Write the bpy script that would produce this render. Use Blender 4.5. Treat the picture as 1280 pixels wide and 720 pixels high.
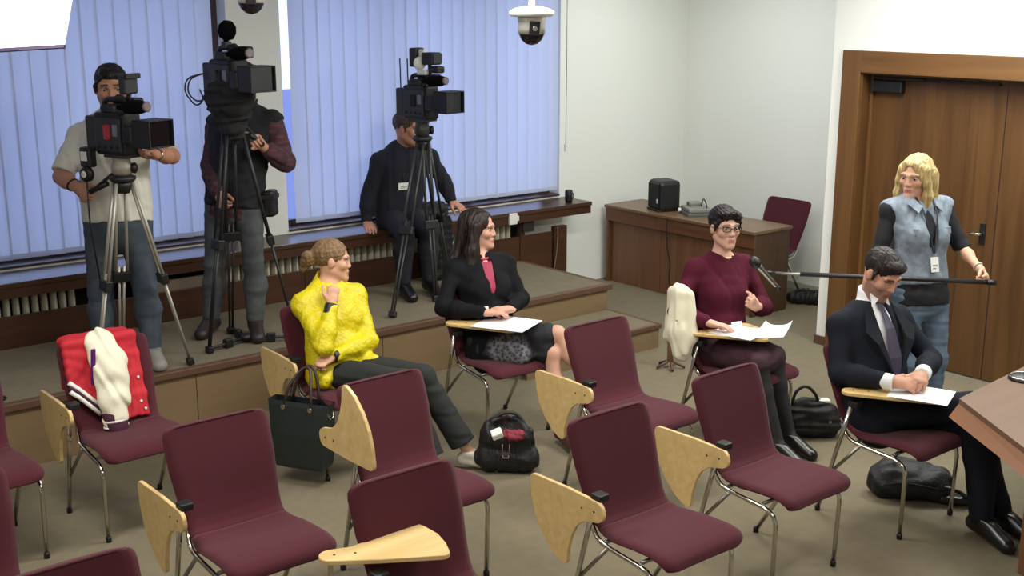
import bpy, bmesh, math, random
import numpy as np
from mathutils import Vector, Matrix
random.seed(7)
scene = bpy.context.scene
for o in list(bpy.data.objects): bpy.data.objects.remove(o)
C = scene.collection

# ------------------------------------------------------------------ camera
cam_d = bpy.data.cameras.new('camera'); cam = bpy.data.objects.new('camera', cam_d); C.objects.link(cam)
YAW, TILT = math.radians(51.0), math.atan(360/1488)
Fw = Vector((math.cos(YAW)*math.cos(TILT), math.sin(YAW)*math.cos(TILT), -math.sin(TILT)))
Rt = Vector((math.sin(YAW), -math.cos(YAW), 0)); Up = Rt.cross(Fw)
cam.matrix_world = Matrix(((Rt.x, Up.x, -Fw.x, 0), (Rt.y, Up.y, -Fw.y, 0), (Rt.z, Up.z, -Fw.z, 2.65), (0, 0, 0, 1)))
cam_d.sensor_width = 36; cam_d.lens = 1488/1280*36; cam_d.clip_start = .05
scene.camera = cam

# ------------------------------------------------------------------ light
world = bpy.data.worlds.new('world'); scene.world = world; world.use_nodes = True
wb = world.node_tree.nodes['Background']
wb.inputs[0].default_value = (.40, .52, .92, 1); wb.inputs[1].default_value = 3.3
def area(name, loc, sx, sy, power, col, rot=(0, 0, 0)):
    l = bpy.data.lights.new(name, 'AREA'); l.shape = 'RECTANGLE'; l.size = sx; l.size_y = sy
    l.energy = power; l.color = col
    o = bpy.data.objects.new(name, l); C.objects.link(o); o.location = loc; o.rotation_euler = rot
    return o
for i, (x, y) in enumerate([(1.2, 1.6), (3.6, 1.6), (6.0, 1.6), (1.2, 4.6), (3.6, 4.6), (6.0, 4.6)]):
    area('ceiling_lamp', (x, y, 3.17), 1.2, .6, 38 if y < 3 else 60, (1.0, .965, .91))
area('ceiling_lamp', (6.9, 3.6, 3.17), .6, 1.2, 62, (.93, 1.0, .98))
area('ceiling_lamp', (7.6, 6.9, 3.17), .6, 1.2, 26, (.96, 1.0, .97))
scene.view_settings.view_transform = 'Standard'; scene.view_settings.look = 'None'
scene.view_settings.gamma = 1; scene.view_settings.use_curve_mapping = False
scene.view_settings.exposure = 0.0

# ------------------------------------------------------------------ helpers
def lin(c):
    return tuple((v/255/12.92 if v/255 <= .04045 else ((v/255+.055)/1.055)**2.4) for v in c) + (1,)
MATS = {}
def mat(name, col, rough=.6, metal=0, noise=None, bump=None, wood=None, spec=None, vcol=False, sheen=0, trans=0, emit=None):
    """procedural material: noise=(scale, amount, colour2), bump=(scale, strength), wood=(colour2, scale, axis)"""
    if name in MATS: return MATS[name]
    m = bpy.data.materials.new(name); m.use_nodes = True; nt = m.node_tree; N = nt.nodes; K = nt.links
    b = N['Principled BSDF']; b.inputs['Base Color'].default_value = lin(col)
    b.inputs['Roughness'].default_value = rough; b.inputs['Metallic'].default_value = metal
    if spec is not None: b.inputs['Specular IOR Level'].default_value = spec
    if sheen: b.inputs['Sheen Weight'].default_value = sheen
    tc = N.new('ShaderNodeTexCoord')
    if vcol:
        a = N.new('ShaderNodeVertexColor'); a.layer_name = 'Col'; K.new(a.outputs['Color'], b.inputs['Base Color'])
    if noise:
        n = N.new('ShaderNodeTexNoise'); n.inputs['Scale'].default_value = noise[0]; n.inputs['Detail'].default_value = 4
        mx = N.new('ShaderNodeMix'); mx.data_type = 'RGBA'
        r = N.new('ShaderNodeMapRange'); r.inputs[1].default_value = .35; r.inputs[2].default_value = .65; r.inputs[4].default_value = noise[1]
        K.new(tc.outputs['Object'], n.inputs['Vector']); K.new(n.outputs['Fac'], r.inputs[0]); K.new(r.outputs[0], mx.inputs[0])
        mx.inputs[6].default_value = lin(col); mx.inputs[7].default_value = lin(noise[2]); K.new(mx.outputs[2], b.inputs['Base Color'])
    if wood:
        mp = N.new('ShaderNodeMapping'); s = wood[1]
        mp.inputs['Scale'].default_value = {'x': (s*.06, s, s), 'y': (s, s*.06, s), 'z': (s, s, s*.06)}[wood[2]]
        n = N.new('ShaderNodeTexNoise'); n.inputs['Scale'].default_value = 1; n.inputs['Detail'].default_value = 6; n.inputs['Distortion'].default_value = .6
        r = N.new('ShaderNodeMapRange'); r.inputs[1].default_value = .3; r.inputs[2].default_value = .7
        mx = N.new('ShaderNodeMix'); mx.data_type = 'RGBA'; mx.inputs[6].default_value = lin(col); mx.inputs[7].default_value = lin(wood[0])
        K.new(tc.outputs['Object'], mp.inputs[0]); K.new(mp.outputs[0], n.inputs['Vector']); K.new(n.outputs['Fac'], r.inputs[0]); K.new(r.outputs[0], mx.inputs[0])
        K.new(mx.outputs[2], b.inputs['Base Color'])
    if bump:
        n = N.new('ShaderNodeTexNoise'); n.inputs['Scale'].default_value = bump[0]; n.inputs['Detail'].default_value = 3
        bp = N.new('ShaderNodeBump'); bp.inputs['Strength'].default_value = bump[1]; bp.inputs['Distance'].default_value = .01
        K.new(tc.outputs['Object'], n.inputs['Vector']); K.new(n.outputs['Fac'], bp.inputs['Height']); K.new(bp.outputs[0], b.inputs['Normal'])
    if trans:
        t = N.new('ShaderNodeBsdfTranslucent'); t.inputs[0].default_value = lin(col); ms = N.new('ShaderNodeMixShader'); ms.inputs[0].default_value = trans
        K.new(b.outputs[0], ms.inputs[1]); K.new(t.outputs[0], ms.inputs[2]); K.new(ms.outputs[0], N['Material Output'].inputs[0])
    if emit:
        b.inputs['Emission Color'].default_value = lin(emit[0]); b.inputs['Emission Strength'].default_value = emit[1]
    MATS[name] = m
    return m

def tag(o, label=None, cat=None, group=None, kind=None):
    if label: o['label'] = label
    if cat: o['category'] = cat
    if group: o['group'] = group
    if kind: o['kind'] = kind
    return o
def empty(name, loc=(0, 0, 0), rz=0, label=None, cat=None, group=None, kind=None):
    o = bpy.data.objects.new(name, None); C.objects.link(o); o.location = loc; o.rotation_euler = (0, 0, rz); o.empty_display_size = .05
    return tag(o, label, cat, group, kind)
def copy_tree(o, parent=None):
    c = o.copy(); C.objects.link(c); c.parent = parent
    for ch in o.children: copy_tree(ch, c)
    return c

class MB:
    """collects shapes into one mesh"""
    def __init__(s): s.v = []; s.f = []; s.sm = []
    def add(s, vs, fs, smooth=False):
        n = len(s.v); s.v += [tuple(v) for v in vs]; s.f += [tuple(i+n for i in f) for f in fs]; s.sm += [smooth]*len(fs); return s
    def box(s, x0, x1, y0, y1, z0, z1, bev=0, M=None):
        if bev <= 0:
            vs = [Vector((x, y, z)) for z in (z0, z1) for y in (y0, y1) for x in (x0, x1)]
            fs = [(0, 2, 3, 1), (4, 5, 7, 6), (0, 1, 5, 4), (2, 6, 7, 3), (0, 4, 6, 2), (1, 3, 7, 5)]
        else:
            bm = bmesh.new(); bmesh.ops.create_cube(bm, size=1)
            for v in bm.verts: v.co = Vector((x0+(v.co.x+.5)*(x1-x0), y0+(v.co.y+.5)*(y1-y0), z0+(v.co.z+.5)*(z1-z0)))
            bmesh.ops.bevel(bm, geom=bm.edges[:], offset=bev, segments=2, profile=.5, affect='EDGES')
            bm.verts.index_update(); vs = [v.co.copy() for v in bm.verts]; fs = [tuple(v.index for v in f.verts) for f in bm.faces]; bm.free()
        if M is not None: vs = [M @ v for v in vs]
        return s.add(vs, fs)
    def tube(s, pts, r, n=8, closed=False, bend=0, cap=True):
        pts = [Vector(p) for p in pts]
        rs = list(r) if isinstance(r, (list, tuple)) else [r]*len(pts)
        if bend:
            q = [pts[0]]; qr = [rs[0]]
            for i in range(1, len(pts)-1):
                a, b, c = pts[i-1], pts[i], pts[i+1]; d1 = min(bend, (a-b).length*.45); d2 = min(bend, (c-b).length*.45)
                p1 = b+(a-b).normalized()*d1; p2 = b+(c-b).normalized()*d2
                for t in (0, .25, .5, .75, 1): q.append(p1*(1-t)**2+b*2*t*(1-t)+p2*t*t); qr.append(rs[i])
            q.append(pts[-1]); qr.append(rs[-1]); pts, rs = q, qr
        L = len(pts); vs = []; ref = None
        for i, p in enumerate(pts):
            if closed: t = pts[(i+1) % L]-pts[i-1]
            else: t = pts[min(i+1, L-1)]-pts[max(i-1, 0)]
            t = t.normalized() if t.length > 1e-9 else Vector((0, 0, 1))
            if ref is None: ref = Vector((0, 0, 1)) if abs(t.z) < .9 else Vector((1, 0, 0))
            u = (ref-t*ref.dot(t)).normalized(); w = t.cross(u); ref = u
            for k in range(n): a = 2*math.pi*k/n; vs.append(p+(u*math.cos(a)+w*math.sin(a))*rs[i])
        fs = []
        for i in range(L if closed else L-1):
            j = (i+1) % L
            for k in range(n): fs.append((i*n+k, i*n+(k+1) % n, j*n+(k+1) % n, j*n+k))
        s.add(vs, fs, True)
        if cap and not closed: m = len(s.v)-L*n; s.f += [tuple(m+k for k in range(n))[::-1], tuple(m+(L-1)*n+k for k in range(n))]; s.sm += [False, False]
        return s
    def lathe(s, prof, n=24, M=None, smooth=True):
        vs = []
        for r, z in prof:
            for k in range(n): a = 2*math.pi*k/n; vs.append(Vector((r*math.cos(a), r*math.sin(a), z)))
        fs = [(i*n+k, i*n+(k+1) % n, (i+1)*n+(k+1) % n, (i+1)*n+k) for i in range(len(prof)-1) for k in range(n)]
        if M is not None: vs = [M @ v for v in vs]
        s.add(vs, fs, smooth)
        m = len(s.v)-len(vs); L = len(prof)
        s.f += [tuple(m+k for k in range(n))[::-1], tuple(m+(L-1)*n+k for k in range(n))]; s.sm += [False, False]
        return s
    def prism(s, poly, t, M=None, bev=0):
        """polygon in xy extruded from z=0 to z=t"""
        n = len(poly)
        if bev:
            cx = sum(p[0] for p in poly)/n; cy = sum(p[1] for p in poly)/n
            rings = []
            for z, k in ((0, bev), (bev, 0), (t-bev, 0), (t, bev)):
                ring = []
                for p in poly:
                    d = Vector((p[0]-cx, p[1]-cy)); l = max(d.length, 1e-6); q = d*(1-k/l); ring.append(Vector((cx+q.x, cy+q.y, z)))
                rings.append(ring)
        else: rings = [[Vector((p[0], p[1], z)) for p in poly] for z in (0, t)]
        vs = [v for r in rings for v in r]
        fs = [tuple(range(n))[::-1], tuple(range((len(rings)-1)*n, len(rings)*n))]
        for i in range(len(rings)-1): fs += [(i*n+k, i*n+(k+1) % n, (i+1)*n+(k+1) % n, (i+1)*n+k) for k in range(n)]
        if M is not None: vs = [M @ v for v in vs]
        return s.add(vs, fs)
    def build(s, name, material, parent=None, loc=None):
        me = bpy.data.meshes.new(name); me.from_pydata([tuple(v) for v in s.v], [], s.f); me.validate()
        if len(me.polygons) == len(s.sm): me.polygons.foreach_set('use_smooth', s.sm)
        me.materials.append(material); me.update()
        o = bpy.data.objects.new(name, me); C.objects.link(o)
        if parent: o.parent = parent
        if loc: o.location = loc
        return o
def axes(o, x, y, z):
    """matrix with the given axis vectors as columns"""
    return Matrix(((x[0], y[0], z[0], o[0]), (x[1], y[1], z[1], o[1]), (x[2], y[2], z[2], o[2]), (0, 0, 0, 1)))
def look(o, zdir, xhint=(1, 0, 0)):
    z = Vector(zdir).normalized(); x = Vector(xhint); x = (x-z*x.dot(z)).normalized(); y = z.cross(x)
    return axes(o, x, y, z)
# ================================================================== the room
M_wall = mat('wall_paint', (238, 240, 234), .75, bump=(60, .04))
M_carpet = mat('carpet', (126, 117, 97), .95, noise=(14, .5, (115, 106, 87)), bump=(500, .35), spec=.1)
M_riser = mat('riser_laminate', (132, 110, 80), .55, wood=((122, 100, 70), 9, 'x'))
M_edge = mat('platform_edge', (92, 66, 48), .6)
M_wood = mat('dark_wood', (80, 50, 32), .38, wood=((62, 37, 24), 16, 'x'))
M_woodY = mat('dark_wood_y', (112, 74, 46), .42, wood=((92, 58, 34), 16, 'y'))
M_woodZ = mat('door_wood', (100, 69, 36), .42, wood=((78, 51, 25), 14, 'z'))
M_woodF = mat('frame_wood', (114, 80, 44), .42, wood=((96, 66, 35), 14, 'z'))
M_black = mat('black_plastic', (24, 24, 26), .45)
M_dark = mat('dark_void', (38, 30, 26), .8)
M_white = mat('white_plastic', (232, 232, 224), .5)
M_chrome = mat('chrome', (200, 196, 186), .16, 1)
M_steel = mat('satin_steel', (150, 146, 138), .35, 1)
M_slat = mat('blind_fabric', (228, 232, 240), .8, trans=.58, spec=.2)
M_alu = mat('white_rail', (228, 230, 232), .4)

def struct(name, mb, m, parent=None):
    o = mb.build(name, m, parent)
    if not parent: o['kind'] = 'structure'
    return o
struct('floor', MB().box(-2.6, 9.2, -2.6, 8.6, -.12, 0), M_carpet)
struct('ceiling', MB().box(-2.6, 9.2, -2.6, 8.6, 3.2, 3.3), M_wall)
struct('wall_back', MB().box(-2.75, 7.6, -2.75, -2.6, 0, 3.2), M_wall)
struct('wall_left', MB().box(-2.75, -2.6, -2.6, 8.6, 0, 3.2), M_wall)
struct('wall_side', MB().box(8.95, 9.15, 5.55, 8.6, 0, 3.2), M_wall)

# outside: street level far below and an added block, out of view, that keeps sky light off the left blind
struct('ground_outside', MB().box(-60, 70, 9.5, 120, -7.2, -7), mat('asphalt', (120, 122, 150), .9))
struct('outside_sky_blocker', MB().box(-9, 1.9, 9.3, 12, -7, 9), mat('blocker_grey', (120, 122, 128), .9))
# window wall with two openings
WIN = [(-1.9, 4.0), (4.44, 7.27)]
w = MB(); Y0, Y1 = 8.28, 8.55
for a, b in ((-2.6, -1.9), (4.0, 4.44), (7.27, 9.15)): w.box(a, b, Y0, Y1, 0, 3.2)
for a, b in WIN: w.box(a, b, Y0, Y1, 0, .88); w.box(a, b, Y0, Y1, 2.95, 3.2)
struct('wall_window', w, M_wall)
M_glass = bpy.data.materials.new('window_glass'); M_glass.use_nodes = True
_n = M_glass.node_tree.nodes; _b = _n['Principled BSDF']
_b.inputs['Transmission Weight'].default_value = 1; _b.inputs['Roughness'].default_value = 0; _b.inputs['IOR'].default_value = 1.02
for i, (a, b) in enumerate(WIN):
    r = empty('window_%d' % (i+1), ((a+b)/2, 8.45, .88), kind='structure')
    W = (b-a)/2; f = MB(); f.box(-W, W, -.03, .03, 0, .06); f.box(-W, W, -.03, .03, 2.01, 2.07)
    n = 3
    for k in range(n+1):
        x = -W+.03+(2*W-.06)*k/n; f.box(x-.03, x+.03, -.03, .03, .06, 2.01)
    f.build('window_frame', mat('window_frame_brown', (74, 58, 60), .4), r)
    MB().box(-W, W, -.18, -.03, -.005, .012).build('window_sill', mat('sill_wood', (70, 50, 44), .4), r)
    for k in range(n):
        x0 = -W+.06+(2*W-.06)*k/n; x1 = x0+(2*W-.06)/n-.06
        MB().box(x0, x1, -.004, .004, .06, 2.01).build('window_pane', M_glass, r)

# pier cover strip beside the second window (bright sliver of sky shows between pier and blind)
# vertical blinds: every slat is a part
def blind(x0, x1, ztop, zbot, label, ang0, seed):
    rnd = random.Random(seed)
    r = empty('vertical_blind', ((x0+x1)/2, 8.2, zbot), label=label, cat='window blind', group='vertical fabric blinds along the window wall')
    MB().box(x0-(x0+x1)/2, x1-(x0+x1)/2, -.025, .025, ztop-zbot, ztop-zbot+.05).build('head_rail', M_alu, r)
    pitch = .117; n = int((x1-x0-.06)/pitch)
    def slat_mesh(curv):
        mb = MB(); nx, h = 6, ztop-zbot; vs = []; fs = []
        for z in (0, .04, h*.33, h*.66, h):
            for i in range(nx+1):
                t = i/nx*2-1; vs.append((t*.064, curv*(1-t*t), z))
        for j in range(4):
            for i in range(nx): a = j*(nx+1)+i; fs.append((a, a+1, a+nx+2, a+nx+1))
        mb.add(vs, fs, True)
        hem = []
        mb.box(-.062, .062, curv*.3-.003, curv*.3+.004, .0, .035)
        return mb
    base = [slat_mesh(c).build('slat', M_slat, r) for c in (.010, .014, .006)]
    for k in range(n):
        o = base[k % 3]
        if k >= 3: o = o.copy(); C.objects.link(o); o.parent = r
        o.location = (x0+.06+k*pitch-(x0+x1)/2, rnd.uniform(-.004, .004), 0)
        o.rotation_euler = (0, rnd.uniform(-.002, .002), ang0+rnd.uniform(-.05, .05))
    return r
blind(-1.9, 3.96, 2.98, .95, 'pale blue backlit vertical blind behind the cameraman in the white polo shirt', -.14, 1)
blind(4.475, 7.24, 2.98, .95, 'pale blue backlit vertical blind behind the cameraman sitting on the window ledge', -.13, 2)
# pull chain of the right blind
pc = empty('blind_pull_chain', (7.25, 8.17, 1.3), label='thin blind pull chain with a small weight hanging at the blind edge', cat='chain')
MB().tube([(0, 0, 1.68), (0, 0, .06)], .004, 6).build('chain', M_steel, pc)
MB().box(-.014, .014, -.01, .01, 0, .07, .004).build('weight', M_white, pc)

# platform and step
pl = empty('floor_platform', (0, 0, 0), kind='structure')
MB().box(-2.5, 6.55, 6.88, 8.25, .30, .4).build('deck', M_carpet, pl)
MB().box(-2.5, 6.58, 6.82, 6.88, .355, .402, .006).build('edge_strip', M_edge, pl)
MB().box(6.54, 6.585, 6.87, 8.0, .355, .402, .006).build('edge_strip', M_edge, pl)
xs = [-2.5, -1.23, .17, 1.57, 2.97, 4.37, 5.57, 6.55]
for a, b in zip(xs[:-1], xs[1:]): MB().box(a+.002, b-.002, 6.845, 6.87, 0, .357, .002).build('riser_panel', M_riser, pl)
MB().box(6.54, 6.56, 6.87, 7.98, 0, .357).build('riser_panel', M_riser, pl)
st = empty('floor_step', (0, 0, 0), kind='structure')
MB().box(5.2, 6.53, 6.26, 6.83, .12, .19).build('deck', M_carpet, st)
MB().box(5.18, 6.56, 6.235, 6.27, .155, .192, .005).build('edge_strip', M_edge, st)
MB().box(6.52, 6.56, 6.25, 6.83, .155, .192, .005).build('edge_strip', M_edge, st)
MB().box(5.2, 6.54, 6.25, 6.27, 0, .156).build('riser_panel', M_riser, st)
MB().box(6.525, 6.54, 6.26, 6.83, 0, .156).build('riser_panel', M_riser, st)

# window ledge with radiator casing
lg = empty('window_ledge', (2.5, 8.1, 0), label='long dark wooden window ledge and radiator casing under the blinds', cat='window ledge')
def lbox(x0, x1, y0, y1, z0, z1, b=0): return MB().box(x0-2.5, x1-2.5, y0-8.1, y1-8.1, z0, z1, b)
M_ledge = mat('ledge_wood', (80, 54, 38), .30, wood=((62, 40, 28), 16, 'x'))
lbox(-2.5, 7.34, 7.9, 8.275, .825, .86, .004).build('ledge_board', M_ledge, lg)
lbox(-2.5, 7.34, 7.915, 7.94, .755, .825).build('fascia', M_wood, lg)
xs = [-2.5, -.9, .9, 2.72, 4.4, 5.65, 6.93]
for a, b in zip(xs[:-1], xs[1:]): lbox(a+.002, b-.002, 7.98, 8.0, .4 if b < 6.6 else 0, .62, .002).build('lower_panel', M_wood, lg)
lbox(6.95, 7.10, 7.97, 8.02, 0, .66, .003).build('end_post', M_wood, lg)
for x in (2.74, 3.05, 3.62, 6.55): lbox(x, x+.05, 7.97, 8.02, .4, .76).build('upright', M_wood, lg)
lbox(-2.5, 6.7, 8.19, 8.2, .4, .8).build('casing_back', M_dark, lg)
lbox(3.10, 3.60, 8.0, 8.02, .62, .70).build('filler_board', mat('grey_board', (122, 106, 90), .6), lg)
lbox(6.56, 6.68, 7.94, 7.99, .66, .76).build('bracket', M_dark, lg)
def radiator(x0, x1, label):
    r = empty('radiator', ((x0+x1)/2, 8.08, .45), label=label, cat='radiator', group='ribbed radiators in the ledge casing')
    m = mat('radiator_paint', (196, 190, 170), .5)
    fin = None; n = int((x1-x0)/.062)
    for k in range(n):
        if fin is None:
            mb = MB(); pr = [(math.cos(a)*.021, math.sin(a)*.05) for a in [2*math.pi*i/10 for i in range(10)]]
            mb.prism(pr, .30); o = fin = mb.build('fin', m, r)
        else: o = fin.copy(); C.objects.link(o); o.parent = r
        o.location = (x0+.031+k*.062-(x0+x1)/2, 0, 0)
    MB().tube([(-(x1-x0)/2, 0, .05), ((x1-x0)/2, 0, .05)], .02, 8).build('header_pipe', m, r)
radiator(1.0, 2.72, 'cream ribbed radiator behind the ledge casing beside the white polo cameraman')
radiator(3.72, 6.52, 'cream ribbed radiator behind the ledge casing below the sitting cameraman')
# socket and cable on the ledge front
sk = empty('wall_socket', (6.42, 7.912, .79), label='small white socket box on the front of the wooden window ledge', cat='socket')
MB().box(-.055, .035, -.02, .002, -.035, .065, .006).build('socket_box', M_white, sk)
MB().box(.036, .06, -.012, .002, -.01, .035, .004).build('plug', M_white, sk)
cb = MB().tube([(6.98, 7.965, .66), (6.975, 7.955, .56), (6.965, 7.96, .42), (6.93, 7.965, .2), (6.93, 7.96, .02)], .006, 6, bend=.05).build('cable', mat('cable_grey', (120, 104, 90), .6))
tag(cb, 'thin grey cable running down the end of the ledge panel', 'cable')
jd = empty('dark_cup', (7.16, 8.02, .86), label='small dark object standing on the ledge at the end of the blind', cat='cup')
MB().lathe([(.03, 0), (.036, .02), (.036, .10), (.03, .11)], 14).build('cup_body', M_black, jd)
MB().tube([(.03, 0, .08), (.06, 0, .07), (.06, 0, .03), (.03, 0, .02)], .006, 6, bend=.02).build('cup_handle', M_black, jd)

# door wall: x = 7.6, protrudes before the side wall
dw = MB(); dw.box(7.6, 7.85, 5.39, 5.55, 0, 3.2); dw.box(7.6, 7.85, 3.06, 5.39, 2.23, 3.2); dw.box(7.6, 7.85, -2.6, 3.06, 0, 3.2)
dw.box(7.85, 8.95, 5.40, 5.55, 0, 3.2)
struct('wall_door', dw, M_wall)
struct('baseboard_door', MB().box(7.585, 7.6, 5.455, 5.56, 0, .07), M_edge)
struct('baseboard_side', MB().box(8.935, 8.95, 5.55, 8.28, 0, .07), mat('pale_skirting', (186, 182, 170), .5))
fr = empty('door_frame', (7.6, 4.22, 0), kind='structure')
def fbox(x0, x1, y0, y1, z0, z1, b=.004): return MB().box(x0-7.6, x1-7.6, y0-4.22, y1-4.22, z0, z1, b)
fbox(7.575, 7.605, 5.29, 5.45, 0, 2.29).build('casing_board', M_woodF, fr)
fbox(7.575, 7.605, 2.98, 3.14, 0, 2.29).build('casing_board', M_woodF, fr)
fbox(7.575, 7.605, 3.14, 5.29, 2.13, 2.29).build('casing_board', mat('frame_wood_y', (114, 80, 44), .42, wood=((96, 66, 35), 14, 'y')), fr)
fbox(7.60, 7.80, 5.28, 5.39, 0, 2.23).build('jamb', M_woodZ, fr)
fbox(7.60, 7.80, 3.04, 3.15, 0, 2.23).build('jamb', M_woodZ, fr)
fbox(7.60, 7.80, 3.15, 5.28, 2.12, 2.23).build('head_jamb', M_woodZ, fr)
fbox(7.70, 7.73, 5.255, 5.28, 0, 2.12).build('stop_bead', M_woodF, fr)
fbox(7.70, 7.73, 3.15, 5.255, 2.095, 2.12).build('stop_bead', M_woodF, fr)
for i, (y0, y1) in enumerate(((4.215, 5.278), (3.152, 4.209))):
    d = empty('door_%d' % (i+1), (7.73, (y0+y1)/2, 0), kind='structure'); W = (y1-y0)/2
    n = 4
    for k in range(n):   # veneer strips of the leaf
        a = -W+2*W*k/n; MB().box(0, .045, a+.0006, a+2*W/n-.0006, .008, 2.11, .0008).build('veneer_panel', M_woodZ, d)
    if i: continue
    hy = -W+.085
    hp = MB().box(-.008, 0, hy-.022, hy+.022, .98, 1.13, .003).build('handle_plate', M_black, d)
    MB().tube([(-.004, hy, 1.055), (-.05, hy, 1.055), (-.055, hy+.07, 1.055)], .012, 10, bend=.02).build('door_handle', M_chrome, d)
dc = empty('door_closer', (7.73, 5.0, 1.99), label='black door closer with arm at the top of the wooden door', cat='door closer')
MB().box(-.055, 0, 0, .245, 0, .085, .008).build('closer_body', M_black, dc)
MB().box(-.06, -.01, .235, .262, -.004, .09, .004).build('end_cap', M_black, dc)
MB().tube([(-.03, .2, .085), (-.03, .2, .1), (-.05, -.18, .105)], .009, 6).build('closer_arm', M_black, dc)
MB().box(-.04, -.02, -.75, .25, .095, .115).build('slide_rail', mat('dark_bronze', (60, 48, 40), .4, .6), dc)
# ================================================================== chairs with writing tablets
M_fabric = mat('burgundy_fabric', (78, 32, 41), .9, noise=(300, .35, (66, 25, 34)), bump=(700, .25), sheen=.08, spec=.2)
M_shell = mat('chair_shell', (40, 24, 24), .5)
M_beech = mat('beech_ply', (222, 192, 134), .38, wood=((206, 174, 114), 22, 'x'))
M_plyedge = mat('ply_edge', (168, 130, 84), .5)
PROF = [(-.262, .425), (-.256, .447), (-.235, .460), (-.18, .468), (-.08, .464), (.02, .455), (.09, .453), (.135, .462), (.17, .484), (.197, .52), (.22, .57), (.245, .64), (.275, .73), (.305, .81), (.330, .875), (.336, .893), (.337, .90)]
def shell_piece(i0, i1, wfun, thick, endr0, endr1):
    """upholstered sheet along PROF[i0..i1]; returns MB"""
    pts = PROF[i0:i1+1]; fine = []
    for k in range(len(pts)-1):
        for t in (0, .34, .67): fine.append((pts[k][0]*(1-t)+pts[k+1][0]*t, pts[k][1]*(1-t)+pts[k+1][1]*t))
    fine.append(pts[-1]); L = [0]
    for a, b in zip(fine[:-1], fine[1:]): L.append(L[-1]+math.hypot(b[0]-a[0], b[1]-a[1]))
    tot = L[-1]; nu = 14; top = []; bot = []
    for k, (y, z) in enumerate(fine):
        a = fine[max(k-1, 0)]; b = fine[min(k+1, len(fine)-1)]; ty, tz = b[0]-a[0], b[1]-a[1]; l = math.hypot(ty, tz); ny, nz = -tz/l, ty/l
        w = wfun(y, z)
        for e, r in ((L[k], endr0), (tot-L[k], endr1)):
            if r and e < r: w -= r-math.sqrt(max(r*r-(r-e)**2, 0))
        for i in range(nu+1):
            u = i/nu*2-1; u = math.copysign(abs(u)**.8, u); ed = max(0, (abs(u)-.86)/.14); th = thick*(math.sqrt(max(1-ed**2, 0))*.85+.15)
            puff = .004*(1-u*u); dish = .012*u*u
            top.append((u*w, y+ny*(puff+th*.5+dish), z+nz*(puff+th*.5+dish))); bot.append((u*w, y-ny*(th*.5-dish), z-nz*(th*.5-dish)))
    n = len(fine); vs = top+bot; fs = []; o = len(top); R = nu+1
    for k in range(n-1):
        for i in range(nu):
            a = k*R+i; fs.append((a, a+1, a+R+1, a+R)); fs.append((o+a, o+a+R, o+a+R+1, o+a+1))
        fs.append((k*R, (k+1)*R, o+(k+1)*R, o+k*R)); fs.append((k*R+nu, o+k*R+nu, o+(k+1)*R+nu, (k+1)*R+nu))
    for i in range(nu):
        fs.append((i, o+i, o+i+1, i+1)); a = (n-1)*R+i; fs.append((a, a+1, o+a+1, o+a))
    return MB().add(vs, fs, True)
def wseat(y, z): return .245 if y < .02 else .245-.028*min(1, (y-.02)/.13)
def wback(y, z): return .217+.026*min(1, max(0, (z-.48)/.25))
def tablet_poly():
    P = []
    def arc(cx, cy, r, a0, a1, n=6):
        for k in range(n+1): a = math.radians(a0+(a1-a0)*k/n); P.append((cx+r*math.cos(a), cy+r*math.sin(a)))
    arc(.04, .04, .04, 200, 270); P.append((.2, -.004)); arc(.40, .03, .028, 270, 372, 5)
    P.extend([(.418, .10), (.395, .17), (.352, .235), (.295, .288), (.25, .312)]); arc(.222, .298, .022, 70, 190, 5)
    P.extend([(.196, .25), (.178, .19), (.148, .135), (.105, .10), (.06, .088), (.03, .082)]); arc(.036, .044, .037, 110, 180, 4)
    return [(x*1.1, y*1.1) for x, y in P]
TAB = tablet_poly()
def make_tablet(parent, mode):
    if mode == 'stowed': M = axes((-.275, .03, .64), (0, 1, 0), (0, 0, -1), (-1, 0, 0))
    elif mode == 'raised': M = axes((-.275, .40, .61), (0, -1, 0), (0, 0, 1), (-1, 0, 0))
    elif mode == 'open': c, s = math.cos(math.radians(-33)), math.sin(math.radians(-33)); M = axes((-.43, .215, .69), (c, s, 0), (-s, c, 0), (0, 0, 1))
    else: c, s = math.cos(math.radians(-58)), math.sin(math.radians(-58)); M = axes((-.335, .125, .698), (c, s, 0), (-s, c, 0), (0, 0, 1))
    o = MB().prism(TAB, .018, M, .0025).build('writing_tablet', M_beech, parent)
    sc = MB()
    for q in ((.055, .048), (.13, .055)): sc.lathe([(.005, -.0015), (.005, .0195)], 8, M @ Matrix.Translation((q[0], q[1], 0)))
    sc.build('screw', M_dark, o)
    return o
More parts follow.
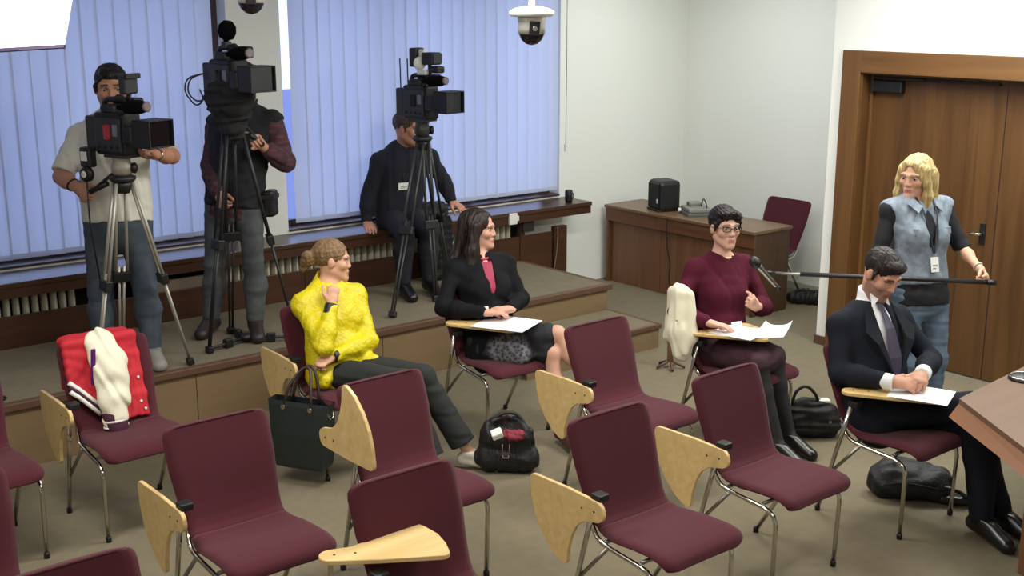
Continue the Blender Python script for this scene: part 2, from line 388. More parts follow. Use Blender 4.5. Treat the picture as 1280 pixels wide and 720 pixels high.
def make_chair_parts(r, tab='stowed', arm=True):
    shell_piece(0, 7, wseat, .036, .05, 0).build('seat', M_fabric, r)
    shell_piece(7, 16, wback, .034, 0, .045).build('backrest', M_fabric, r)
    for s in (-1, 1):
        MB().tube([(s*.232, -.205, .012), (s*.236, -.215, .405), (s*.228, .13, .425), (s*.205, .20, .50)], .011, 10, bend=.075).build('leg', M_chrome, r)
        if s < 0 and arm: MB().tube([(-.262, .275, .012), (-.268, .10, .655)], .0115, 10).build('arm_post', M_chrome, r)
        else: MB().tube([(s*.225, .02, .425), (s*.24, .275, .012)], .011, 10).build('leg', M_chrome, r)
        for y in (-.205, .275):
            x = s*(.232 if y < 0 else (.262 if s < 0 and arm else .24)); MB().lathe([(.014, 0), (.015, .022), (.012, .03)], 10, Matrix.Translation((x, y, 0))).build('foot_cap', M_black, r)
    for y in (-.13, .10): MB().tube([(-.23, y, .425), (.23, y, .425)], .009, 8).build('cross_bar', M_steel, r)
    if arm:
        MB().tube([(-.262, .22, .222), (-.235, .06, .42)], .009, 8).build('arm_brace', M_steel, r)
        MB().box(-.285, -.228, .06, .118, .632, .664, .006).build('hinge_block', M_black, r)
        make_tablet(r, tab)
def chair(x, y, rz, tab, label, arm=True):
    r = empty('tablet_chair', (x, y, 0), rz, label, 'chair', 'burgundy conference chairs')
    make_chair_parts(r, tab, arm); return r
CH = dict(A=(2.13, 5.77), B=(2.92, 4.29), C=(4.28, 3.32), D=(4.41, 4.38), E=(2.055, 4.25), F=(3.43, 3.25), G=(2.34, 3.24), H=(.95, 4.28), I=(1.07, 3.28), L=(1.36, 5.78), K=(4.45, 5.62), U=(5.47, 4.54), S=(5.25, 3.29), Y=(3.4, 5.75))
chair(*CH['A'], 0, 'stowed', 'burgundy chair with a red and cream jacket hung over its backrest')
chair(*CH['B'], 0, 'raised', 'empty burgundy chair with its writing tablet tipped upright, beside the dark green handbag')
chair(*CH['C'], 0, 'stowed', 'empty burgundy chair in front of the woman in the burgundy sweater, tablet folded down')
chair(*CH['D'], 0, 'stowed', 'empty burgundy chair in front of the woman in the black blazer, tablet folded down')
chair(*CH['E'], 0, 'stowed', 'empty burgundy chair in front of the chair that carries the red jacket')
chair(*CH['F'], 0, 'stowed', 'empty burgundy chair between the open-tablet chair and the chair before the sweater woman')
chair(*CH['G'], 0, 'open', 'empty burgundy chair with its pale writing tablet swung open over the seat')
chair(*CH['H'], 0, 'stowed', 'empty burgundy chair in the row behind, next to the chair before the red jacket')
chair(*CH['I'], 0, 'stowed', 'empty burgundy chair in the row beside the open-tablet chair, only its back top shows')
chair(*CH['L'], .03, 'stowed', 'burgundy chair beside the jacket chair in the row along the platform')
chair(*CH['K'], -.06, 'desk', 'burgundy chair that the woman in the black blazer sits on')
chair(*CH['U'], 0, 'desk', 'burgundy chair that the woman in the burgundy sweater sits on')
chair(*CH['S'], 0, 'desk', 'burgundy chair that the man in the dark suit sits on')
chair(*CH['Y'], -.05, 'stowed', 'burgundy chair that the woman in the yellow jacket sits on')
chair(8.34, 6.70, -math.pi/2, None, 'burgundy chair without tablet behind the dark wooden desk', False)

# ================================================================== desk against the side wall
dk = empty('wooden_desk', (8.03, 7.27, 0), label='dark brown wooden desk with panelled front in the room corner', cat='desk')
def dbox(x0, x1, y0, y1, z0, z1, b=.003): return MB().box(x0-8.03, x1-8.03, y0-7.27, y1-7.27, z0, z1, b)
M_desktop = mat('desk_top_wood', (128, 100, 74), .35, wood=((108, 82, 60), 14, 'y'))
dbox(7.775, 8.285, 6.36, 8.20, .722, .75, .004).build('desk_top', M_desktop, dk)
for a, b in ((6.37, 7.52), (7.526, 8.19)): dbox(7.79, 7.81, a, b, .60, .72).build('fascia_board', M_woodY, dk)
M_deskp = mat('desk_panel_wood', (128, 88, 60), .42, wood=((108, 72, 48), 14, 'z'))
for a, b in ((6.42, 7.50), (7.506, 8.15)): dbox(7.84, 7.86, a, b, .0, .60).build('front_panel', M_deskp, dk)
dbox(7.80, 8.27, 6.375, 6.40, 0, .72).build('side_panel', mat('desk_side_wood', (84, 58, 36), .45, wood=((68, 46, 28), 14, 'z')), dk)
dbox(7.80, 8.27, 8.16, 8.185, 0, .72).build('side_panel', M_woodY, dk)
MB().tube([(-.25, .10, .735), (-.262, .10, .70), (-.255, .09, .45), (-.235, .06, .30), (-.235, .08, .18), (-.22, .05, .02)], .005, 6, bend=.05).build('cable', M_black, dk)
sp = empty('speaker', (7.99, 7.62, .75), math.radians(-18), label='black boxy loudspeaker with rounded corners standing on the desk', cat='speaker')
MB().box(-.11, .11, -.125, .125, 0, .285, .035).build('speaker_cabinet', M_black, sp)
MB().box(-.116, -.108, -.10, .10, .03, .255, .004).build('grille', mat('speaker_grille', (16, 17, 22), .8, bump=(900, .6)), sp)
MB().box(-.118, -.113, -.095, -.07, .08, .12, .001).build('badge', M_white, sp)
MB().box(-.12, .12, -.11, .11, -.0, .02, .004).build('foot_plinth', M_dark, sp)
pj = empty('desk_recorder', (8.05, 7.27, .75), math.radians(-30), label='grey flat desktop recorder with a cable beside the black speaker', cat='recorder')
M_grey = mat('grey_plastic', (128, 128, 120), .5)
MB().box(-.12, .12, -.14, .14, .0, .03, .006).build('lower_case', mat('grey_plastic_dark', (98, 100, 94), .5), pj)
MB().box(-.11, .11, -.13, .13, .03, .07, .012).build('upper_case', M_grey, pj)
MB().box(-.06, .06, .02, .12, .07, .105, .01).build('hump', M_grey, pj)
MB().lathe([(.018, 0), (.018, .02), (.012, .026)], 14, look((-.12, .09, .03), (-1, 0, 0), (0, 1, 0))).build('dial', M_white, pj)
MB().tube([(.05, .0, .07), (.05, -.01, .13), (.05, -.05, .15), (.06, -.09, .12), (.07, -.11, .03)], .006, 6, bend=.03).build('cable', M_black, pj)
db = empty('small_black_bag', (8.56, 6.38, 0), math.radians(-55), label='black bag lying on the floor behind the wooden desk', cat='bag')
# ================================================================== figures: blended distance fields meshed into one continuous surface
def V3(*a): return np.array(a, dtype=np.float32)
def unit(v): v = np.asarray(v, dtype=np.float64); return v/max(np.linalg.norm(v), 1e-9)
class Field:
    def __init__(s, lo, hi, h):
        s.h = h; s.lo = np.asarray(lo, float); s.n = np.ceil((np.asarray(hi)-s.lo)/h).astype(int)+1
        s.ax = [(s.lo[i]+h*np.arange(s.n[i])).astype(np.float32) for i in range(3)]
        s.f = np.full(s.n, .2, np.float32)
    def win(s, lo, hi):
        a = np.clip(((np.asarray(lo)-s.lo)/s.h).astype(int), 0, s.n); b = np.clip(((np.asarray(hi)-s.lo)/s.h).astype(int)+2, 0, s.n)
        if (b <= a).any(): return None, None
        sl = tuple(slice(a[i], b[i]) for i in range(3))
        return sl, (s.ax[0][sl[0]][:, None, None], s.ax[1][sl[1]][None, :, None], s.ax[2][sl[2]][None, None, :])
    def put(s, sl, d, k, op):
        f = s.f[sl]
        if op == 'u':
            h = np.maximum(k-np.abs(f-d), 0)/k; s.f[sl] = np.minimum(f, d)-h*h*k*.25
        elif op == 's':
            d = -d; h = np.maximum(k-np.abs(f-d), 0)/k; s.f[sl] = np.maximum(f, d)+h*h*k*.25
    def cap(s, a, b, ra, rb, k=.02, op='u', u=None, ratio=1.):
        """tapered capsule; with u and ratio the cross section is an ellipse: radius along u, ratio*radius across"""
        a = np.asarray(a, float); b = np.asarray(b, float); m = max(ra, rb)+k+.025
        sl, P = s.win(np.minimum(a, b)-m, np.maximum(a, b)+m)
        if sl is None: return
        ab = b-a; L2 = max(ab@ab, 1e-10)
        x, y, z = P[0]-np.float32(a[0]), P[1]-np.float32(a[1]), P[2]-np.float32(a[2])
        t = np.clip((x*np.float32(ab[0]/L2)+y*np.float32(ab[1]/L2)+z*np.float32(ab[2]/L2)), 0, 1)
        qx, qy, qz = x-t*np.float32(ab[0]), y-t*np.float32(ab[1]), z-t*np.float32(ab[2])
        r = np.float32(ra)+t*np.float32(rb-ra)
        if u is None or ratio == 1.: d = np.sqrt(qx*qx+qy*qy+qz*qz)-r
        else:
            u = unit(u); w = ab/np.sqrt(L2); u = unit(u-w*(u@w)); v = np.cross(w, u)
            qv = qx*np.float32(v[0])+qy*np.float32(v[1])+qz*np.float32(v[2]); q2 = qx*qx+qy*qy+qz*qz
            k0 = np.sqrt(np.maximum(q2-qv*qv, 0)+qv*qv*np.float32(1/ratio**2)); k1 = np.sqrt(np.maximum(q2-qv*qv, 0)+qv*qv*np.float32(1/ratio**4))
            d = (k0-r)*np.maximum(k0, 1e-4)/np.maximum(k1, 1e-4)
        s.put(sl, d, k, op)
    def ell(s, c, X, Y, Z, r, k=.015, op='u'):
        """ellipsoid with axis vectors X, Y, Z and radii r"""
        c = np.asarray(c, float); m = max(r)+k+.02; sl, P = s.win(c-m, c+m)
        if sl is None: return
        x, y, z = P[0]-np.float32(c[0]), P[1]-np.float32(c[1]), P[2]-np.float32(c[2])
        k0 = 0; k1 = 0
        for A, q in ((X, r[0]), (Y, r[1]), (Z, r[2])):
            p = x*np.float32(A[0])+y*np.float32(A[1])+z*np.float32(A[2]); k0 = k0+p*p*np.float32(1/q**2); k1 = k1+p*p*np.float32(1/q**4)
        k0 = np.sqrt(k0); k1 = np.sqrt(k1); s.put(sl, k0*(k0-1)/np.maximum(k1, 1e-4), k, op)
    def plane(s, p, n, k=.006, lo=None, hi=None):
        """cut away everything on the side n points to (inside a window)"""
        sl, P = s.win(s.lo if lo is None else lo, s.lo+s.h*s.n if hi is None else hi)
        if sl is None: return
        n = unit(n); d = (P[0]-np.float32(p[0]))*np.float32(n[0])+(P[1]-np.float32(p[1]))*np.float32(n[1])+(P[2]-np.float32(p[2]))*np.float32(n[2])
        s.put(sl, -d, k, 's')
    def ripple(s, amp, wl, seed=0, stretch=(1, 1, 1)):
        """cloth folds: warped waves added to the distance"""
        r = np.random.RandomState(seed); X, Y, Z = s.ax[0][:, None, None], s.ax[1][None, :, None], s.ax[2][None, None, :]
        band = np.abs(s.f) < .03; i, j, k = np.nonzero(band); x, y, z = s.ax[0][i], s.ax[1][j], s.ax[2][k]; d = np.zeros_like(x)
        for o in range(4):
            a = unit(r.normal(size=3)*np.asarray(stretch)); b = unit(r.normal(size=3)*np.asarray(stretch)); w = 2*np.pi/(wl*(.7+.25*o))
            d += np.sin(w*(a[0]*x+a[1]*y+a[2]*z)+1.6*np.sin(.6*w*(b[0]*x+b[1]*y+b[2]*z)+r.uniform(0, 6))+r.uniform(0, 6))*amp/(1+.5*o)
        s.f[i, j, k] += d.astype(np.float32)
    def mesh(s):
        f = s.f; h = s.h; ins = f < 0; n = f.shape
        c = np.zeros(tuple(m-1 for m in n), np.uint8)
        for dx in (0, 1):
            for dy in (0, 1):
                for dz in (0, 1): c += ins[dx:n[0]-1+dx, dy:n[1]-1+dy, dz:n[2]-1+dz]
        I = np.argwhere((c > 0) & (c < 8))
        if len(I) == 0: return np.zeros((0, 3)), np.zeros((0, 4), int)
        idx = np.full(c.shape, -1, np.int32); idx[I[:, 0], I[:, 1], I[:, 2]] = np.arange(len(I))
        acc = np.zeros((len(I), 3)); cnt = np.zeros(len(I))
        cor = [(x, y, z) for x in (0, 1) for y in (0, 1) for z in (0, 1)]
        val = {q: f[I[:, 0]+q[0], I[:, 1]+q[1], I[:, 2]+q[2]] for q in cor}
        for q in cor:
            for axn in range(3):
                if q[axn]: continue
                p = list(q); p[axn] = 1; a, b = val[q], val[tuple(p)]; m = (a < 0) != (b < 0)
                t = a[m]/(a[m]-b[m]); w = np.tile(np.array(q, float), (m.sum(), 1)); w[:, axn] = t; acc[m] += w; cnt[m] += 1
        v = s.lo+h*(I+acc/cnt[:, None])
        quads = []
        for axn in range(3):
            o1, o2 = (axn+1) % 3, (axn+2) % 3
            A = [slice(None)]*3; B = [slice(None)]*3; A[axn] = slice(0, n[axn]-1); B[axn] = slice(1, n[axn])
            e = ins[tuple(A)] != ins[tuple(B)]; E = np.argwhere(e)
            E = E[(E[:, o1] > 0) & (E[:, o2] > 0) & (E[:, o1] < n[o1]-1) & (E[:, o2] < n[o2]-1)]
            if not len(E): continue
            d1 = np.zeros(3, int); d1[o1] = 1; d2 = np.zeros(3, int); d2[o2] = 1
            g = lambda M: idx[M[:, 0], M[:, 1], M[:, 2]]
            q = np.stack([g(E-d1-d2), g(E-d2), g(E), g(E-d1)], 1); flip = ~ins[E[:, 0], E[:, 1], E[:, 2]]; q[flip] = q[flip][:, ::-1]; quads.append(q)
        return v, np.concatenate(quads)
def field_obj(name, F, material, root, colour=None, smooth_iter=1, local=False):
    v, q = F.mesh(); q = q[(q >= 0).all(1)]
    if smooth_iter and len(v):
        for _ in range(smooth_iter):
            acc = np.zeros_like(v); cnt = np.zeros(len(v))
            for a, b in ((0, 1), (1, 2), (2, 3), (3, 0)):
                np.add.at(acc, q[:, a], v[q[:, b]]); np.add.at(cnt, q[:, a], 1); np.add.at(acc, q[:, b], v[q[:, a]]); np.add.at(cnt, q[:, b], 1)
            v = v*.5+.5*acc/np.maximum(cnt, 1)[:, None]
    me = bpy.data.meshes.new(name); me.vertices.add(len(v)); off = np.array(root.location if root and not local else (0, 0, 0))
    me.vertices.foreach_set('co', (v-off).astype(np.float32).ravel())
    me.loops.add(len(q)*4); me.polygons.add(len(q)); me.loops.foreach_set('vertex_index', q.ravel().astype(np.int32))
    me.polygons.foreach_set('loop_start', np.arange(0, len(q)*4, 4, dtype=np.int32)); me.polygons.foreach_set('use_smooth', np.ones(len(q), bool))
    me.update(calc_edges=True)
    if colour is not None:
        col = colour(v); at = me.color_attributes.new('Col', 'FLOAT_COLOR', 'POINT')
        c = np.asarray(col, float)/255; c = np.where(c <= .04045, c/12.92, ((c+.055)/1.055)**2.4)
        at.data.foreach_set('color', np.concatenate([c, np.ones((len(c), 1))], 1).astype(np.float32).ravel())
    me.materials.append(material)
    o = bpy.data.objects.new(name, me); C.objects.link(o); o.parent = root
    return o

class Person:
    def __init__(s, name, label, J, base, hf, hu, sex='m', size=1.0, build=1.0, skin=(196, 148, 124), h=.005):
        s.J = {k: np.array(v, float) for k, v in J.items()}; s.h = h; s.sz = size; s.bd = build; s.sex = sex; s.skin = np.array(skin, float)
        s.root = empty(name, base, 0, label, 'person'); s.hands = {}
        s.hu = unit(hu); f = np.array(hf, float); s.hf = unit(f-s.hu*(f@s.hu)); s.hr = np.cross(s.hf, s.hu)   # head frame
        P = np.array(list(s.J.values())); s.lo = P.min(0)-.24; s.hi = P.max(0)+.24; s.lo[2] = max(s.lo[2], base[2]-.02)
        j = s.J; s.ur = unit(j['shR']-j['shL']); s.pr = unit(j['hipR']-j['hipL'])
        up = unit(j['neck']-j['pel']); s.fr = unit(np.cross(up, s.ur)); s.fp = unit(np.cross(up, s.pr)); s.up = up   # front of chest, of pelvis
    def H(s, x, y, z): return s.J['head']+s.sz*(s.hr*x*1.05+s.hf*y+s.hu*z)
    def field(s, lo=None, hi=None, h=.006): return Field(s.lo if lo is None else lo, s.hi if hi is None else hi, h)
    def torso(s, F, e=0., k=.05, ke=1.):
        j = s.J; b = s.bd*s.sz; m = s.sex == 'm'; p = j['pel']; n = j['neck']; g = lambda t: p+(n-p)*t
        hipw, waw, chw, shw = (.155, .142, .165, .13) if m else (.165, .122, .142, .115)
        F.cap(g(-.06), g(.18), hipw*b+e, (waw+.012)*b+e, k, u=s.pr, ratio=.74)
        F.cap(g(.18), g(.45), (waw+.012)*b+e, (waw+.01)*b+e, k, u=s.pr+s.ur, ratio=.74)
        F.cap(g(.45), g(.72), (waw+.01)*b+e, chw*b+e, k, u=s.ur, ratio=.72)
        F.cap(g(.72), g(.86), chw*b+e, shw*b+e, k, u=s.ur, ratio=.68)
        for sd in 'RL':   # trapezius and shoulder
            F.cap(n+s.up*.015*s.sz, j['sh'+sd], .046*b+e*.6, (.050 if m else .040)*b+e*.8, k)
            F.cap(g(.7)+s.ur*(.08 if sd == 'R' else -.08)*b, j['sh'+sd], .062*b+e, .046*b+e*.8, k)
        if not m:
            for sg in (-1, 1): F.ell(g(.60)+s.ur*sg*.064*b+s.fr*.074*b, s.ur, s.fr, s.up, (.060*b+e, .054*b+e, .062*b+e), .05)
    def arm(s, F, sd, e=0., k=.03, upto=2., e2=None):
        j = s.J; b = s.bd*s.sz*(.96 if s.sex == 'm' else .80); a, c, w = j['sh'+sd], j['el'+sd], j['wr'+sd]; e2 = e if e2 is None else e2
        t = min(upto, 1); F.cap(a, a+(c-a)*t, .052*b+e, (.052+(.041-.052)*t)*b+e, k)
        if upto > 1:
            t = upto-1; m_ = c+(w-c)*min(t, .35); F.cap(c, m_, .040*b+e, .043*b+e2, k)
            if t > .35: F.cap(m_, c+(w-c)*t, .043*b+e2, (.043+(.027-.043)*(t-.35)/.65)*b+e2, k)
    def leg(s, F, sd, e=0., k=.03, upto=2., e2=None):
        j = s.J; b = s.bd*s.sz*(1 if s.sex == 'm' else .95); a, c, w = j['hip'+sd], j['kn'+sd], j['an'+sd]; e2 = e if e2 is None else e2
        t = min(upto, 1); F.cap(a, a+(c-a)*t, .088*b+e, (.088+(.058-.088)*t)*b+e, k)
        if upto > 1:
            t = upto-1; d = unit(w-c); back = s.fp*-.018*s.sz; m_ = c+(w-c)*min(t, .35)+back
            F.cap(c, m_, .055*b+e, .056*b+e2, k)
            if t > .35: F.cap(m_, c+(w-c)*t, .056*b+e2, (.056+(.036-.056)*(t-.35)/.65)*b+e2, k)
    def foot(s, F, sd, e=0., k=.02):
        j = s.J; a, t = j['an'+sd], j['to'+sd]; b = s.sz*(1 if s.sex == 'm' else .88); d = t-a; d[2] = 0; d = unit(d)
        heel = a-d*.035*b; heel[2] = t[2]+.012
        F.cap(a, heel+np.array([0, 0, .02]), .038*b+e, .034*b+e, k); F.cap(heel+np.array([0, 0, .012]), t, .034*b+e, .032*b+e, k, u=np.cross(d, (0, 0, 1)), ratio=.8); F.cap(a, t, .034*b+e, .028*b+e, k)
    def head(s, F):
        H = s.H; z = s.sz; X, Y, Z = s.hr, s.hf, s.hu; m = s.sex == 'm'; q = 1. if m else .94
        def E(c, r, k=.015, op='u'): F.ell(H(*c), X, Y, Z, tuple(v*z for v in r), k*z, op)
        def K(a, b, ra, rb, k=.012, op='u'): F.cap(H(*a), H(*b), ra*z, rb*z, k*z, op)
        E((0, -.014, .034), (.076*q, .096, .086)); E((0, .022, -.030), (.061*q, .070, .084), .03)
        for g in (-1, 1):
            K((g*.050*q, -.004, -.050), (g*.012, .066, -.098 if m else -.092), .021 if m else .018, .018, .03)
            E((g*.041, .060, -.020), (.022, .022, .022), .02); E((g*.077*q, -.006, -.004), (.009, .019, .031), .008); K((g*.070*q, .004, -.01), (g*.072*q, -.004, .0), .012, .012, .01)
            K((g*.012, .086, .026), (g*.046, .074, .028), .010, .009, .012); E((g*.032, .103, .006), (.019, .020, .011), .012, 's')
            E((g*.011, .093, -.029), (.0085, .010, .0075), .008)
        nt_ = .104 if m else .099; K((0, .083, .020), (0, nt_, -.024), .0080, .0110 if m else .0095, .012); E((0, nt_-.005, -.027), (.010, .010, .008), .006)
        K((-.019, .085, -.058), (.019, .085, -.058), .0075, .0075, .008); K((0, .092, -.0565), (0, .092, -.0565), .0075, .0075, .01); K((-.014, .086, -.070), (.014, .086, -.070), .008, .008, .008)
        E((0, .078, -.098), (.021, .017, .016), .02)
        F.cap(H(0, -.018, -.04), s.J['neck']+s.up*.0, (.053 if m else .044)*z*s.bd**.5, (.062 if m else .05)*z*s.bd**.5, .03)
    def hand(s, F, sd, d, n, curl=(.5, .7, .5), spread=.06, thumb=(.5, .6), size=1., grip=None):
        w = s.J['wr'+sd]; d = unit(d); n = np.array(n, float); n = unit(n-d*(n@d)); t = np.cross(d, n) if sd == 'R' else np.cross(n, d); z = s.sz*size*(1 if s.sex == 'm' else .9)
        F.cap(w-d*.02*z, w+d*.03*z, .027*z, .030*z, .02, u=t, ratio=.72); F.cap(w+d*.028*z, w+d*.078*z, .033*z, .039*z, .015, u=t, ratio=.40)
        for i, (o, L) in enumerate(((.030, .074), (.010, .083), (-.011, .077), (-.031, .060))):
            c = curl[i] if isinstance(curl[0], (tuple, list)) else curl
            sp = spread*(1.5-i)/1.5; p = w+d*(.084-.004*abs(i-1))*z+t*o*z; a = 0
            dd = unit(d+t*sp)
            for ph, (fr, r0, r1) in enumerate(((.45, .0100, .0090), (.30, .0090, .0082), (.25, .0082, .0070))):
                a += c[ph]; v = dd*math.cos(a)+n*math.sin(a); q = p+v*L*fr*z; F.cap(p, q, r0*z, r1*z, .004); p = q
        p = w+d*.022*z+t*.026*z; a0 = unit(d*.75+t*.75*(1-thumb[0]*.5)+n*thumb[0]); q = p+a0*.045*z; F.cap(p, q, .0155*z, .0115*z, .012)
        a1 = unit(d*.9+t*.25*(1-thumb[1])+n*thumb[1]*.8); r = q+a1*.032*z; F.cap(q, r, .0112*z, .0100*z, .005); a2 = unit(a1+n*thumb[1]*.3-t*.1); F.cap(r, r+a2*.026*z, .0100*z, .0082*z, .005)
        s.hands[sd] = (w, d, n, t)
    def skin_colour(s, stubble=0., lips=(168, 96, 92), brow=(62, 44, 34), extra=None, blush=.0, lash=True):
        R = np.stack([s.hr, s.hf, s.hu], 1)
        def f(v):
            c = np.tile(s.skin, (len(v), 1)); p = (v-s.J['head'])@R/s.sz; x, y, z = np.abs(p[:, 0]), p[:, 1], p[:, 2]
            def mix(mask, col, a):
                c[mask] = c[mask]*(1-a)+np.array(col, float)*a
            near = (np.abs(p) < .2).all(1)
            if stubble: mix(near & (z < -.035) & (z > -.13) & (y > .0) & ~((x < .02) & (z > -.05)), (92, 76, 70), stubble)
            mix(near & (y > .05) & (np.abs(z+.02) < .025) & (x > .03) & (x < .06), (206, 120, 108), .18+blush)
            mix(near & (y > .06) & (np.abs(z-(.030-.12*np.maximum(x-.035, 0))) < .0055) & (x > .012) & (x < .052), brow, .75 if s.sex == 'm' else .5)
            mix(near & (y > .08) & (x < .021) & (z < -.053) & (z > -.077), lips, .6)
            if lash: mix(near & (y > .062) & (np.abs(z-.0135) < .0045) & (x > .016) & (x < .048), (48, 34, 30), .5)
            mix(near & (y > .05) & (np.abs(z+.001) < .006) & (x > .018) & (x < .046), (150, 106, 92), .2)
            if extra: extra(c, p, v)
            return c
        return f
    def eyes(s, iris=(70, 48, 34), closed=False):
        if closed: return
        for g in (-1, 1):
            c = Vector(s.H(g*.032, .0705, .005)); M = look(c-Vector(s.root.location), s.hf, s.hr); r = .0135*s.sz
            o = MB().lathe([(r*math.sin(a), r*math.cos(a)) for a in [math.pi*k/10+.02 for k in range(10)]], 14, M).build('eye', mat('eye_white', (176, 164, 154), .3), s.body)
            MB().lathe([(.0001, r*1.02), (r*.30, r*.985), (r*.48, r*.90), (r*.46, r*.84)], 12, M).build('iris', mat('iris_%d' % iris[0], (iris[0]//2, iris[1]//2, iris[2]//2), .2), s.body)
    def finish_body(s, F, **kw):
        s.body = field_obj('body', F, mat('skin', (200, 150, 126), .55, vcol=True, spec=.35), s.root, s.skin_colour(**kw)); return s.body
    def cloth(s, name, F, material, label=None, ripple=None, parent=None, colour=None):
        if ripple: F.ripple(*ripple)
        o = field_obj(name, F, material, s.root, colour)
        if label: o['label'] = label
        return o
    def full_body(s, hands, arms=True):
        F = s.field(h=s.h); s.torso(F, -.012); s.head(F)
        for sd in 'RL':
            s.arm(F, sd, -.004); s.leg(F, sd, -.01); s.foot(F, sd, -.006)
            if sd in hands: s.hand(F, sd, **hands[sd])
        return F
    def shoes(s, material, e=.007, sole=None, low=0):
        for sd in 'RL':
            a, t = s.J['an'+sd], s.J['to'+sd]; P = np.stack([a, t]); lo = P.min(0)-.10; hi = P.max(0)+.10
            F = Field(lo, hi, .005); s.foot(F, sd, e); z0 = s.root.location[2] if low == 0 else low
            F.plane((0, 0, min(t[2]-.03, 9)), (0, 0, -1), .004); F.plane((0, 0, a[2]+.015-(.03 if low else 0)), (0, 0, 1), .008)
            field_obj('shoe', F, material, s.root)
    def badge(s, p, nrm, w=.06, h=.085, lanyard=None, col=(236, 236, 230), cord=(30, 30, 40)):
        u_ = unit(np.cross((0, 0, 1), nrm)); up_ = np.cross(nrm, u_); M = axes(s.local(p), u_, up_, nrm)
        b = MB().box(-w/2, w/2, -h, 0, -.002, .003, .001, M).build('badge', mat('badge_card', col, .4), s.root); b['label'] = 'white name badge'
        MB().box(-w*.32, w*.30, -h*.62, -h*.5, .003, .0038, 0, M).build('print_line', mat('badge_print', (150, 150, 150), .6), b)
        MB().box(-w*.32, w*.12, -h*.8, -h*.72, .003, .0038, 0, M).build('print_line', mat('badge_print', (150, 150, 150), .6), b)
        if lanyard is not None: MB().tube([s.local(q) for q in lanyard], .0055, 6, bend=.05).build('lanyard', mat('lanyard_%d' % cord[2], cord, .6), s.root)
    def local(s, p): return Vector(p)-Vector(s.root.location)
M_skin = None
def hairmat(name, col, col2, scale=70):
    if name in MATS: return MATS[name]
    m = mat(name, col, .5, spec=.3); nt = m.node_tree; N = nt.nodes; K = nt.links; b = N['Principled BSDF']
    tc = N.new('ShaderNodeTexCoord'); mp = N.new('ShaderNodeMapping'); mp.inputs['Scale'].default_value = (1, 1, .15); n = N.new('ShaderNodeTexNoise'); n.inputs['Scale'].default_value = scale; n.inputs['Detail'].default_value = 3
    r = N.new('ShaderNodeMapRange'); r.inputs[1].default_value = .35; r.inputs[2].default_value = .65; mx = N.new('ShaderNodeMix'); mx.data_type = 'RGBA'; mx.inputs[6].default_value = lin(col); mx.inputs[7].default_value = lin(col2)
    bp = N.new('ShaderNodeBump'); bp.inputs['Strength'].default_value = .35; bp.inputs['Distance'].default_value = .008
    K.new(tc.outputs['Object'], mp.inputs[0]); K.new(mp.outputs[0], n.inputs['Vector']); K.new(n.outputs['Fac'], r.inputs[0]); K.new(r.outputs[0], mx.inputs[0]); K.new(mx.outputs[2], b.inputs['Base Color']); K.new(n.outputs['Fac'], bp.inputs['Height']); K.new(bp.outputs[0], b.inputs['Normal'])
    return m
# ------------------------------------------------------------------ man in the dark suit
J = dict(pel=(5.24, 3.41, .56), neck=(5.335, 3.575, 1.03), head=(5.365, 3.53, 1.245), shR=(5.14, 3.60, .985), shL=(5.53, 3.52, .975), elR=(5.03, 3.51, .768), wrR=(5.105, 3.25, .772), elL=(5.58, 3.33, .78), wrL=(5.29, 3.20, .785),
         hipR=(5.155, 3.41, .55), hipL=(5.335, 3.40, .55), knR=(5.44, 3.00, .64), knL=(5.50, 2.945, .535), anR=(5.52, 2.83, .10), anL=(5.36, 2.845, .10), toL=(5.295, 2.66, .035), toR=(5.47, 2.63, .035))
S = Person('person', 'seated man in a dark suit and purple tie looking down at papers', J, (5.25, 3.29, 0), (-.16, -.82, -.52), (.0, -.48, .88), 'm', 1.06, 1.0, (190, 142, 118))
F = S.full_body(dict(R=dict(d=(.55, -.60, -.05), n=(.45, .35, -.8), curl=(.5, .8, .5), thumb=(.3, .5)), L=dict(d=(-.70, -.35, .0), n=(.0, .35, -.9), curl=(.5, .9, .6), thumb=(.4, .5))))
S.finish_body(F, stubble=.45, brow=(48, 36, 30)); 
M_suit = mat('suit_wool', (24, 27, 36), .85, noise=(240, .4, (19, 22, 30)), bump=(600, .15), spec=.2)
M_shirt = mat('white_shirt', (226, 226, 228), .7)
# shirt
F = S.field(); S.torso(F, .006)
F.cap(S.J['neck']-S.up*.02, S.H(0, -.015, -.085), .074, .066, .01)
F.plane(S.H(0, -.01, -.106), S.hu*.9+S.fr*-.25, .004)
S.cloth('shirt', F, M_shirt)
# jacket
F = S.field(); S.torso(F, .019)
for sd in 'RL': S.arm(F, sd, .012, upto=1.82, e2=.011)
j = S.J
for sd in 'RL':    # skirt of the jacket over the lap
    F.cap(j['hip'+sd]+np.array([0, .03, .02]), j['hip'+sd]*.62+j['kn'+sd]*.38+np.array([0, 0, .025]), .100, .085, .05)
F.cap(j['pel']+np.array([-.06, .10, .06]), j['pel']+np.array([.06, .10, .06]), .10, .10, .05)
F.cap(j['shR']-S.ur*.03+np.array([0, 0, .015]), j['shR']+np.array([0, 0, .0]), .062, .064, .02)
top = j['neck']+S.fr*.13*S.sz+S.up*.055; bot = j['pel']+(j['neck']-j['pel'])*.28+S.fr*.15*S.sz
F.cap(top, bot, .074, .012, .008, 's'); F.cap(j['neck']+S.up*.05, j['neck']+S.up*.16+S.fr*.03, .072, .11, .008, 's')
F.cap(bot, bot-S.up*.16+S.fr*.02, .012, .03, .008, 's')
S.cloth("suit_jacket", F, M_suit, "charcoal suit jacket", (.0012, .2, 3))
